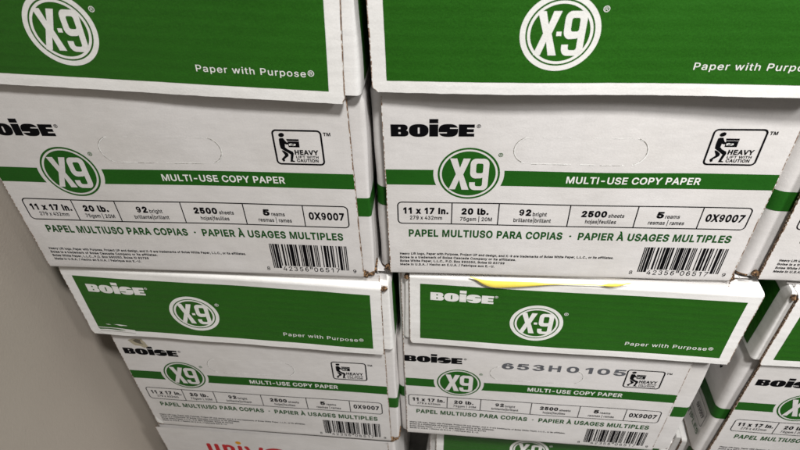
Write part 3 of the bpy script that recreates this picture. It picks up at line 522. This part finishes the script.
def blob(mb, c, r, rnd, key='torn', n=9, m=6):
    vs = []; fs = []
    for j in range(m + 1):
        t = math.pi * j / m
        for i in range(n):
            a = 2 * math.pi * i / n; k = rnd.uniform(.75, 1.2)
            vs.append((c[0] + r[0] * k * math.sin(t) * math.cos(a), c[1] + r[1] * k * math.sin(t) * math.sin(a), c[2] + r[2] * k * math.cos(t)))
    for j in range(m):
        for i in range(n):
            fs.append([j * n + i, j * n + (i + 1) % n, (j + 1) * n + (i + 1) % n, (j + 1) * n + i])
    mb.add(vs, fs, key)

def make_box(name, label, pose, lid, wl, wr, lwl, lwr, seed, group, u0=0.0, tear_r=True, tear_l=True, stamp=False, torn_lid=False, side_text=False, plain=False, lidcut=None, depth=.285, torn_corner=False, lidholes=(), bare=False, rl=.009, rr_=.006, rec=.0012, lidw=None):
    LW = lidw or LID_W
    rnd = random.Random(seed)
    root = bpy.data.objects.new(name, None); COL.objects.link(root)
    root.empty_display_size = .05
    root.location = pose[:3]; root.rotation_euler = (0, -R(pose[4]), R(pose[3])); root['label'] = label; root['category'] = 'box'
    if group: root['group'] = group
    warp = smooth_noise(rnd, .0005, (.30, .13))
    # ---- body
    mb = MB()
    jl, jr = jag(rnd, .0006), jag(rnd, .0006)
    r = .0045
    dl, dr = rnd.uniform(.004, .009), rnd.uniform(.003, .007)
    def corner(z, q): return q - math.sqrt(max(0, q * q - (q - z) ** 2)) if 0 <= z < q else (q if z < 0 else 0)
    prof = [(.014, .0002), (r, 0)] + [(r - r * math.sin(R(a)), r - r * math.cos(R(a))) for a in (22, 45, 67)] + [(0, r + i * .006) for i in range(int((HB - r) / .006) + 1)]
    wp = lambda u, z: warp(u, max(z, 0)) * (1 if z > .02 else max(.2, z / .02))
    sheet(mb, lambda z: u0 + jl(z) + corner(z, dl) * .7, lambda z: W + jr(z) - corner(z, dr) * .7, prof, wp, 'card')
    pl = plan(-wl, W + wr, TH + rec, depth, rr_, rl=rl)
    zs = [.0006, .0035, .008] + [.02 + i * .0162 for i in range(26)]
    sn = smooth_noise(rnd, .0012, (.25, .11)); bow = rnd.uniform(.0008, .002); jb = jag(rnd, .0025)
    def core(i, z, off=0):
        x, y, nx, ny = pl[i]
        k = off + (bow * math.sin(math.pi * min(1, z / HB)) + sn(x + y * 1.7, z) * .8) * abs(nx)
        if lid: k -= min(.016, max(0, (z - .272) * .9)) * abs(nx)
        return (x + nx * k, y + ny * off, z)
    ns = len(pl); vs = []
    for z in zs:
        for i in range(ns):
            p = core(i, z); zz = z
            if z < .003: zz = z + abs(jb(pl[i][0] + pl[i][1])) * (1 if abs(pl[i][2]) > .2 else .3)
            vs.append((p[0], p[1], zz))
    lo, hi = [], []
    for j in range(len(zs) - 1):
        for i in range(ns - 1):
            f = [j * ns + i, j * ns + i + 1, (j + 1) * ns + i + 1, (j + 1) * ns + i]
            (lo if j == 0 and abs(pl[i][2]) + abs(pl[i + 1][2]) > .05 else hi).append(f)
    o = len(mb.v); mb.add(vs, hi, 'card', True)
    k = mb.mi('torn')
    for f in lo: mb.f.append([o + i for i in f]); mb.m.append(k); mb.sm.append(True)
    mb.add([(-wl, depth, .001), (W + wr, depth, .001), (W + wr, depth, HB), (-wl, depth, HB)], [[1, 0, 3, 2]], 'card')
    mb.add([(-wl, .012, HB - .001), (W + wr, .012, HB - .001), (W + wr, depth - .002, HB - .001), (-wl, depth - .002, HB - .001)], [[0, 1, 2, 3]], 'card')
    mb.add([(-wl + .006, .016, .0012), (W + wr - .006, .016, .0012), (W + wr - .006, depth - .002, .0012), (-wl + .006, depth - .002, .0012)], [[3, 2, 1, 0]], 'card')
    if tear_r:
        blob(mb, (W + .002, .004, .005), (.0045, .005, .006), rnd)
        for q in range(7): blob(mb, (W + wr * .5 + wr * .5 * min(1, q / 3) - .0003, .006 + .0045 * max(0, q - 2), .0035 + .0014 * q), (.0026, .0042, .0032), rnd)
    if tear_l: blob(mb, (u0 - .003, .005, .008), (.0045, .004, .005), rnd)
    body = mb.build('body', root)
    D = Deco(wp, body)
    if not plain and not bare:
        g = .0413; hv0, hv1 = .1497, .1714
        cut = lambda v: math.sqrt(max(0, g * g - (v - BADGE[1]) ** 2))
        items = []
        for a, b in ((u0 + .0008, None), (None, W - .0006)):
            n = 6; vs = []; m_ = 10 if a is not None else 40
            for j in range(n + 1):
                v = hv0 + (hv1 - hv0) * j / n
                x0 = a + .5 * jl(v) if a is not None else BADGE[0] + cut(v); x1 = BADGE[0] - cut(v) if a is not None else b + jr(v)
                for i in range(m_ + 1): vs.append((x0 + (x1 - x0) * i / m_, v))
            items.append((0, 'green', (vs, [[j * (m_ + 1) + i, j * (m_ + 1) + i + 1, (j + 1) * (m_ + 1) + i + 1, (j + 1) * (m_ + 1) + i] for j in range(n) for i in range(m_)])))
        items.append((2, 'whiteink', fit(text2d('MULTI-USE COPY PAPER', .04), .2107, .3619, .1555, .0098)))
        D.make('green_band', items)
        rr = .0361
        it = [(0, 'green', ring(BADGE, .0338, .0361)), (0, 'green', disc(BADGE, .0312))]
        it += [(3, 'card', xform(s, rr, rr, *BADGE)) for s in (XS, NS)]
        a, b = reg_mark((.1328, .1930), .0027); it += [(0, 'green', a), (0, 'green', b)]
        D.make('round_badge', it)
        a, b = reg_mark((.1060, .2300), .0023)
        D.make('wordmark', [(0, 'black', fit(WORD, .0087, .1015, .2167, .0154)), (0, 'black', a), (0, 'black', b)])
        # hand hole: perforated outline
        pr = random.Random(seed + 7); cr = []
        hu0, hu1, hv0_, hv1_ = .1474, .2935, .1818, .2168; hr = (hv1_ - hv0_) / 2
        for s in (0, 1):
            cx = hu0 + hr if s == 0 else hu1 - hr
            pts = [(cx + hr * math.cos(R(a)), (hv0_ + hv1_) / 2 + hr * math.sin(R(a))) for a in range(100 if s == 0 else -78, 261 if s == 0 else 82, 6)]
            cr += [(0, 'crease', stroke(pts, .0011, wob=.5, rnd=pr)), (1, 'creasedark', stroke([(p[0] - .0006, p[1] + .0006) for p in pts[(2 if s == 0 else 1):(25 if s == 0 else 26)]], .0006, wob=.8, rnd=pr))]
        for a, b, v, key, w in ((hu0 + hr * 1.15, hu0 + .065, hv0_, 'crease', .0009), (hu0 + .075, hu1 - hr * 1.3, hv0_, 'crease', .0009), (hu0 + hr * 1.2, hu0 + .06, hv0_ - .0005, 'creasedark', .0004), (hu0 + .085, hu1 - hr * 1.5, hv0_ - .0005, 'creasedark', .00035), (hu0 + .03, hu0 + .06, hv1_, 'crease', .0005), (hu0 + .085, hu1 - hr, hv1_, 'crease', .0005)):
            k = 26; seg = []
            for i in range(k + 1): seg.append((a + (b - a) * i / k, v + pr.uniform(-.00015, .00015)))
            i = 0
            while i < k:
                L = pr.randint(2, 6)
                if pr.random() < .8: cr.append((0, key, stroke(seg[i:i + L + 1], w, wob=.6, rnd=pr)))
                i += L
        D.make('hand_hole', [c for c in cr if len(c[2][1])])
        D.make('lifting_sign', sign_items())
        D.make('specification_table', spec_items())
        D.make('product_title', [(0, 'darkgreen', fit(text2d('PAPEL MULTIUSO PARA COPIAS', .064), .0261, .2190, .0678, .0122)),
                                 (0, 'darkgreen', disc((.2288, .0738), .0014, 14, 1)),
                                 (0, 'darkgreen', fit(text2d('PAPIER À USAGES MULTIPLES', .064), .2385, .4235, .0678, .0122))])
        D.make('address_text', [(0, 'black', fit(text2d(s.replace('é', 'e').replace('É', 'E'), .055), .0138, b, v, .0040)) for s, b, v in ADDRESS])
        D.make('barcode', barcode_items(.3240, .4260, .0130, .0580))
        # band round the sides
        for rng, lo_, hi_ in ((range(0, 56), .1100, .1385), (range(ns - 56, ns), .1040, .1325)):
            ids = [i for i in rng if (pl[i][0] < .02 or pl[i][0] > W - .012)]; mb2 = MB()
            vv = [];
            for z in [lo_ + (hi_ - lo_) * t / 4 for t in range(5)]: vv += [core(i, z, .0004) for i in ids]
            L = len(ids)
            mb2.add(vv, [[j * L + i, j * L + i + 1, (j + 1) * L + i + 1, (j + 1) * L + i] for j in range(4) for i in range(L - 1)], 'green', True)
            mb2.build('side_band', body)
        if side_text:
            mb3 = MB()
            def put(shape, key='black'):
                vs, fs = shape
                mb3.add([(-wl - .0042 - bow, .0, 0)] * 0 + [(-wl - bow - .0012, y, z) for y, z in vs], [f[::-1] if ccw(vs, f) else f for f in fs], key)
            mir = lambda sh: ([(.27 - p[0], p[1]) for p in sh[0]], sh[1])
            put(mir(stroke(rrect(.03, .064, .252, .104, .005), .0013, True)))
            put(mir(fit(text2d('0X9007', .07), .215, .246, .078, .011)))
            put(mir(fit(text2d('PAPIER USAGES MULTIPLES', .05), .04, .252, .040, .0125)), 'darkgreen')
            put(mir(fit(text2d('V', .09), .219, .2285, .196, .0085)))
            mb3.build('side_print', body)
        if stamp:
            st = []
            for ch, c in zip('653H0105', (.1738, .1975, .2215, .2468, .2745, .2992, .3215, .3460)):
                wd = .0185 if ch not in '1' else .011
                st.append((3, 'stamp', fit(text2d(ch, .05), c - wd / 2, c + wd / 2, .2120, .0155)))
            D.make('batch_stamp', st)
        if torn_lid:
            b1 = [(.0258, .2530), (.036, .2575), (.0500, .2578), (.0545, .2480), (.0560, .2390), (.0490, .2350), (.0430, .2400), (.0340, .2405), (.0290, .2470)]
            b2 = [(.0340, .2530), (.0400, .2565), (.0475, .2555), (.0470, .2480), (.0500, .2440), (.0440, .2455), (.0380, .2480)]
            D.make('glue_stain', [(1, 'glue', fill([b1])), (2, 'gluedark', fill([b2]))])
    elif plain:
        def rst(path, w, n=10):
            a = stroke(path, w); out = [a]
            for c in (path[0], path[-1]): out.append(disc(c, w / 2, 16, 1))
            return out
        xh = .052; bz = HB - .112 - .0
        L = []
        gx = lambda x: x
        def arcp(cx, cy, r, a0, a1, n=14): return [(cx + r * math.cos(R(a0 + (a1 - a0) * i / n)), cy + r * math.sin(R(a0 + (a1 - a0) * i / n))) for i in range(n + 1)]
        ww = .0085; z0 = plain['base']; xx = plain['x']; q = plain['w']; h = plain['h']
        L += rst([(xx, z0 + h)] + arcp(xx + q / 2, z0 + q / 2, q / 2, 180, 360) + [(xx + q, z0 + h)], ww)
        x2 = xx + q + .016
        L += rst([(x2, z0)] + [(x2, z0 + h)], ww) + rst([(x2, z0 + h - q / 2)] + arcp(x2 + q / 2, z0 + h - q / 2, q / 2, 180, 0) + [(x2 + q, z0)], ww)
        x3 = x2 + q + .0155
        L += rst([(x3, z0), (x3, z0 + h)], ww)
        x4 = x3 + .0135
        L += rst([(x4, z0 + h), (x4 + .0145, z0), (x4 + .029, z0 + h)], ww)
        x5 = x4 + .043
        L += rst(arcp(x5 + .014, z0 + h / 2, h / 2, 0, 330, 24), ww)
        D.make('red_lettering', [(0, 'red', s) for s in L] + [(0, 'orange', disc((x3, z0 + h + .0145), .0056, 24, 1))])
    if torn_corner:
        D.make('torn_corner', [(1, 'crease', fill([[(.0012, .0320), (.0050, .0250), (.0115, .0130), (.0125, .0060), (.0070, .0050), (.0030, .0085), (.0016, .0180)]])), (2, 'raw', fill([[(.0012, .010), (.0060, .0062), (.0128, .0058), (.0118, .0038), (.0016, .0042)]]))])
    if lid is None: return root
    # ---- lid (placed relative to the box)
    Bm = Matrix.Translation(pose[:3]) @ Matrix.Rotation(R(pose[3]), 4, 'Z') @ Matrix.Rotation(-R(pose[4]), 4, 'Y')
    Lm = Matrix.Translation(lid[:3]) @ Matrix.Rotation(R(lid[3]), 4, 'Z') @ Matrix.Rotation(-R(lid[4]), 4, 'Y')
    ml = MB(); lw = smooth_noise(rnd, .0007, (.34, .12)); curl = rnd.uniform(.0004, .0012); cu_c = rnd.uniform(.1, .35)
    lwp = lambda u, z: (lw(u, z) - curl * math.exp(-((z / .02) ** 2)) * (1 + .5 * math.sin((u - cu_c) * 9)) * .9) * min(1, max(.0, (T - z) / .02))
    kl, kr = jag(rnd, .0005), jag(rnd, .0005); kb = jag(rnd, .0006)
    rb = (lidcut or (rnd.uniform(.002, .004), rnd.uniform(.001, .003)))
    rt = .006
    prof = [(0, i * .0058) for i in range(int((T - rt) / .0058) + 1)]
    prof += [(rt - rt * math.cos(R(a)), T - rt + rt * math.sin(R(a))) for a in (0, 18, 36, 54, 72, 90)] + [(.02, T + .0002), (.04, T + .0002)]
    base = MB()
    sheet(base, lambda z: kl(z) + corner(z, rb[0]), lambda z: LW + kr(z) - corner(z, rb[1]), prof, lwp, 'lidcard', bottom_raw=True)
    # ragged lower cut
    base.v = [(x, y, z + (kb(x) if z < .002 else 0)) for x, y, z in base.v]
    ml.add(base.v, [f for f, m_ in zip(base.f, base.m) if base.mats[m_] == 'lidcard'], 'lidcard', True)
    ml.add(base.v, [f for f, m_ in zip(base.f, base.m) if base.mats[m_] == 'raw'], 'raw')
    ml.add(base.v, [f for f, m_ in zip(base.f, base.m) if base.mats[m_] == 'fringe'], 'fringe')
    lp = plan(-lwl, LW + lwr, TH + .0012, depth + .014, .007); nl = len(lp)
    lz = [.0065, .009, .014] + [.026 + i * .0145 for i in range(8)] + [T - .006, T - .003, T - .0009]
    s2 = smooth_noise(rnd, .0012, (.22, .1)); jq = jag(rnd, .0012)
    def lcore(i, z, off=0):
        x, y, nx, ny = lp[i]; k = off + s2(x + y * 1.3, z) * abs(nx) * .7 - .04 * z * abs(nx) - (max(0, z - (T - .006)) ** 2 * 60)
        return (x + nx * k, y + ny * (off - max(0, z - (T - .006)) ** 2 * 60 * 0), z + (jq(x + y) if z < .007 else 0))
    vs = [lcore(i, z) for z in lz for i in range(nl)]
    ml.add(vs, [[j * nl + i, j * nl + i + 1, (j + 1) * nl + i + 1, (j + 1) * nl + i] for j in range(len(lz) - 1) for i in range(nl - 1)], 'lidcard', True)
    ml.add([lcore(i, lz[-1]) for i in range(nl)], [list(range(nl))], 'lidcard')
    ml.add([(-lwl, depth + .014, .0065), (LW + lwr, depth + .014, .0065), (LW + lwr, depth + .014, T), (-lwl, depth + .014, T)], [[1, 0, 3, 2]], 'lidcard')
    ml.add([(-lwl + .014, .016, T - .03), (LW + lwr - .014, .016, T - .03), (LW + lwr - .014, depth + .002, T - .03), (-lwl + .014, depth + .002, T - .03)], [[3, 2, 1, 0]], 'lidcard')
    if 'r' in lidholes: blob(ml, (LW + .0035, .004, T - .006), (.0045, .004, .0045), rnd)
    if 'l' in lidholes: blob(ml, (-.0035, .004, T - .006), (.0045, .004, .0045), rnd)
    lo = ml.build('lid', root)
    lo.matrix_local = Bm.inverted() @ Lm
    LD = Deco(lwp, lo)
    g0, g1, h0, h1 = .0151, LW - .0159, .0132, .1297
    vs, fs = rect(g0, h0, g1, h1, .006)
    gj = jag(rnd, .00025)
    vs = [(u + (gj(v) if u < g0 + .001 or u > g1 - .001 else 0), v + (gj(u) if v < h0 + .001 or v > h1 - .001 else 0)) for u, v in vs]
    LD.make('green_panel', [(0, 'lidgreen', (vs, fs))])
    rr = .0375
    it = [(2, 'whiteink', ring(LBADGE, .0322, .0375)), (2, 'whiteink', ring(LBADGE, .0277, .0305))]
    it += [(2, 'whiteink', xform(XS, rr * .90, rr * .93, LBADGE[0] - .0018, LBADGE[1])), (2, 'whiteink', xform(NS, rr * .90, rr * .93, LBADGE[0] + .0018, LBADGE[1]))]
    it.append((2, 'whiteink', rect(LBADGE[0] - .0034, LBADGE[1] - .0026, LBADGE[0] + .0014, LBADGE[1] + .0016)))
    a, b = reg_mark((.2208, .0860), .0030); it += [(2, 'whiteink', a), (2, 'whiteink', b)]
    LD.make('round_badge', it)
    a, b = reg_mark((.1215, .1130), .0022)
    LD.make('wordmark', [(2, 'whiteink', fit(WORD, .0296, .1180, .0985, .0158)), (2, 'whiteink', a), (2, 'whiteink', b)])
    a, b = reg_mark((.4315, .0318), .0033)
    LD.make('slogan', [(2, 'whiteink', fit(text2d('Paper with Purpose', .012, .08), .3128, .4263, .0274, .0072)), (2, 'whiteink', a), (2, 'whiteink', b)])
    # printed sides
    for sgn in (-1, 1):
        mb2 = MB()
        ids = [i for i in range(nl) if lp[i][2] * sgn > .99 and .022 < lp[i][1] < depth - .01]
        L = len(ids); zz = [.0135 + (.1290 - .0135) * t / 8 for t in range(9)]
        vv = [lcore(i, z, .0005) for z in zz for i in ids]
        mb2.add(vv, [[j * L + i, j * L + i + 1, (j + 1) * L + i + 1, (j + 1) * L + i] for j in range(8) for i in range(L - 1)], 'lidgreen', True)
        mb2.build('side_print', lo)
    if torn_lid:
        LD.make('torn_patch', [(4, 'crease', fill([[(.0120, .0178), (.0260, .0186), (.0463, .0186), (.0620, .0172), (.0745, .0158), (.0770, .0110), (.0784, .0012), (.05, .0005), (.02, .0010), (.0128, .0060)]])),
                               (5, 'lidgreen', fill([[(.0150, .0164), (.0300, .0170), (.0460, .0168), (.0600, .0142), (.0500, .0134), (.0300, .0146), (.0170, .0130)]])),
                               (5, 'creasedark', fill([[(.0165, .0100), (.0480, .0106), (.0740, .0086), (.0740, .0078), (.0480, .0096), (.0165, .0090)]])),
                               (4, 'crease', fill([[(.0440, .0268), (.0520, .0276), (.0640, .0262), (.0660, .0248), (.0600, .0250), (.0540, .0240), (.0500, .0256)]])),
                               (4, 'crease', fill([[(.0300, .0262), (.0360, .0266), (.0400, .0250), (.0340, .0252)]]))])
    return root

G = 'cartons of copy paper stacked in three columns'
make_box('paper_box', 'white carton with a crooked green lid, top of the stack beside the beige wall', (-.4802, -.0054, .0005, -.758, .10), (-.4994, -.0136, .2906, -1.20, -2.5285), .001, .0150, .001, .0165, 11, G, tear_l=False, rr_=.003)
make_box('paper_box', 'white carton with a straight green lid, standing on the lid with the yellow strip', (0, 0, .0005, 0, 0), (-.007, -.0139, .2778, -1.193, .222), .0122, .005, .0005, .004, 22, G, lidcut=(.006, .003), rl=.012, rec=.006)
make_box('paper_box', 'white carton at the picture edge showing only a corner with small print', (.4814, .0042, .0005, -1.575, 0), (.474, -.004, .279, -1.6, 0), .026, .01, .016, .01, 33, G, rl=.016, rec=.004)
make_box('paper_box', 'dim white carton with a torn lid corner and tan glue stain above its black wordmark', (-.4591, .0106, -.4279, -1.956, .221), (-.4792, .0028, -.1503, -2.155, -.9175), .0005, .0130, .0005, .0150, 44, G, rr_=.003, tear_l=False, torn_lid=True, torn_corner=True, lidholes=('r',))
make_box('paper_box', 'white carton stamped with a grey code of digits beside its heavy lifting sign', (.0048, .0171, -.4291, -2.052, .186), (.024, .0053, -.1523, -2.143, -.3286), .003, .031, .011, .003, 55, G, u0=.0085, stamp=True, tear_l=False, tear_r=False, lidholes=('l',))
make_box('paper_box', 'white carton whose shaded green-banded side is visible in the gap beside the stamped carton', (.5416, -.0027, -.4332, -1.7275, -.312), (.5343, -.0104, -.1577, -1.7146, .232), .0185, .01, .012, .01, 66, G, rec=.004, side_text=True, lidholes=('l',), tear_l=False)
make_box('plain_box', 'plain white carton with red rounded lettering and an orange dot at the bottom', (-.4665, .008, -.8545, -1.956, -.1), None, .002, .012, 0, 0, 77, None, plain={'base': .3205, 'x': .092, 'w': .0155, 'h': .0525}, tear_l=False, tear_r=False)
make_box('paper_box', 'lowest carton showing just a sliver of green lid below the stamped carton', (.055, .062, -.8600, -4, 0), (.067, .054, -.5785, -4, 0), .006, -.036, .012, .004, 88, G, bare=True, lidw=.428, tear_l=False, tear_r=False)
make_box('paper_box', 'lowest carton deep in the dark gap, only its shaded lid side showing', (.523, .038, -.8640, -1.7, 0), (.515, .032, -.5845, -1.7, 0), .006, .01, .014, .01, 99, G, bare=True, tear_l=False, tear_r=False)

# ------------------------------------------------------------------ yellow strip squeezed out over the lid edge
ym = MB()
Lm = Matrix.Translation((.024, .0053, -.1523)) @ Matrix.Rotation(R(-2.143), 4, 'Z') @ Matrix.Rotation(R(.3286), 4, 'Y')
def smooth(pts, k=5):
    o = []
    for i in range(len(pts) - 1):
        a, b, c, d = pts[max(0, i - 1)], pts[i], pts[i + 1], pts[min(len(pts) - 1, i + 2)]
        for j in range(k):
            t = j / k
            o.append(tuple(.5 * (2 * b[q] + (c[q] - a[q]) * t + (2 * a[q] - 5 * b[q] + 4 * c[q] - d[q]) * t * t + (3 * b[q] - a[q] - 3 * c[q] + d[q]) * t ** 3) for q in range(3)))
    return o + [tuple(pts[-1])]
def ribbon(top, bot, n=6):
    top, bot = smooth(top), smooth(bot)
    vs = []; fs = []
    for i, (a, b) in enumerate(zip(top, bot)):
        for k in range(n + 1):
            t = k / n; u = a[0] + (b[0] - a[0]) * t; v = a[1] + (b[1] - a[1]) * t
            vs.append(Lm @ Vector((u, a[2] * (1 - t) + b[2] * t - .0012 * math.sin(math.pi * t), v)))
    m = n + 1
    for i in range(len(top) - 1):
        for k in range(n): fs.append([i * m + k, i * m + k + 1, (i + 1) * m + k + 1, (i + 1) * m + k])
    ym.add([tuple(v) for v in vs], fs, 'yellow', True)
Y = -.0022
ribbon([(.0826, .1518, Y), (.0900, .1500, Y), (.0998, .1470, Y), (.1100, .1459, Y), (.1207, .1457, Y), (.148, .1470, Y), (.1748, .1480, Y), (.2039, .1478, Y), (.225, .1485, Y), (.248, .1495, Y), (.2560, .1494, Y), (.2610, .1512, Y), (.2670, .1536, Y), (.2780, .1548, Y), (.2927, .1562, Y)],
       [(.0828, .1513, Y), (.0910, .1466, Y - .001), (.0998, .1408, Y - .002), (.1100, .1374, Y - .003), (.1215, .1362, Y - .003), (.148, .1398, Y - .003), (.1748, .1432, Y - .002), (.2039, .1463, Y), (.225, .1478, Y), (.248, .1489, Y), (.2560, .1489, Y), (.2605, .1487, Y - .001), (.2660, .1490, Y - .002), (.2771, .1502, Y - .002), (.2927, .1558, Y)])
yo = ym.build('plastic_strip'); yo['label'] = 'thin yellow plastic strip poking out along the lid edge between two cartons'; yo['category'] = 'strip'

# ------------------------------------------------------------------ setting
def plane(name, pts, key, label=None):
    mb = MB(); mb.add(pts, [[0, 1, 2, 3]], key); o = mb.build(name); o['kind'] = 'structure'; return o
FZ = -.8625
wl_ = plane('wall', [(-.532, -2.2, FZ - .02), (-.532, 1.2, FZ - .02), (-.532, 1.2, 1.75), (-.532, -2.2, 1.75)], 'wall')
wl_['label'] = 'smooth beige painted wall close beside the stacked cartons'
plane('floor', [(-.54, -2.2, FZ - .004), (2.2, -2.2, FZ - .004), (2.2, 1.2, FZ - .004), (-.54, 1.2, FZ - .004)], 'floor')

# ------------------------------------------------------------------ light
def area_light(name, loc, target, sx, sy, power, col, spread):
    d = bpy.data.lights.new(name, 'AREA'); d.shape = 'RECTANGLE'; d.size = sx; d.size_y = sy; d.energy = power; d.color = col; d.spread = R(spread)
    o = bpy.data.objects.new(name, d); COL.objects.link(o); o.location = loc
    o.rotation_euler = (Vector(target) - Vector(loc)).to_track_quat('-Z', 'Y').to_euler(); return o
for args in LIGHTS: area_light(*args)
w = bpy.data.worlds.new('World'); scene.world = w; w.use_nodes = True
bg = w.node_tree.nodes['Background']; bg.inputs[0].default_value = (1, .97, .93, 1); bg.inputs[1].default_value = WORLD

# ------------------------------------------------------------------ camera
cd = bpy.data.cameras.new('camera'); co = bpy.data.objects.new('camera', cd); COL.objects.link(co)
F_, PI_, YA_, RO_ = 583.63, R(39.8692), R(5.0374), R(-2.1003)
f = Vector((-math.sin(YA_) * math.cos(PI_), math.cos(YA_) * math.cos(PI_), -math.sin(PI_)))
r0 = Vector((math.cos(YA_), math.sin(YA_), 0)); u0_ = r0.cross(f)
r2 = math.cos(RO_) * r0 + math.sin(RO_) * u0_; u2 = -math.sin(RO_) * r0 + math.cos(RO_) * u0_
mt = Matrix((r2, u2, -f)).transposed().to_4x4(); mt.translation = (.06488, -.5641, .56007)
co.matrix_world = mt
cd.sensor_width = 36; cd.lens = F_ / 800 * 36; cd.clip_start = .01; cd.clip_end = 100
cd.dof.use_dof = True; cd.dof.focus_distance = .74; cd.dof.aperture_fstop = 8.0
scene.camera = co
scene.view_settings.view_transform = 'Standard'; scene.view_settings.look = 'None'; scene.view_settings.exposure = 0; scene.view_settings.gamma = 1
scene.cycles.use_denoising = True
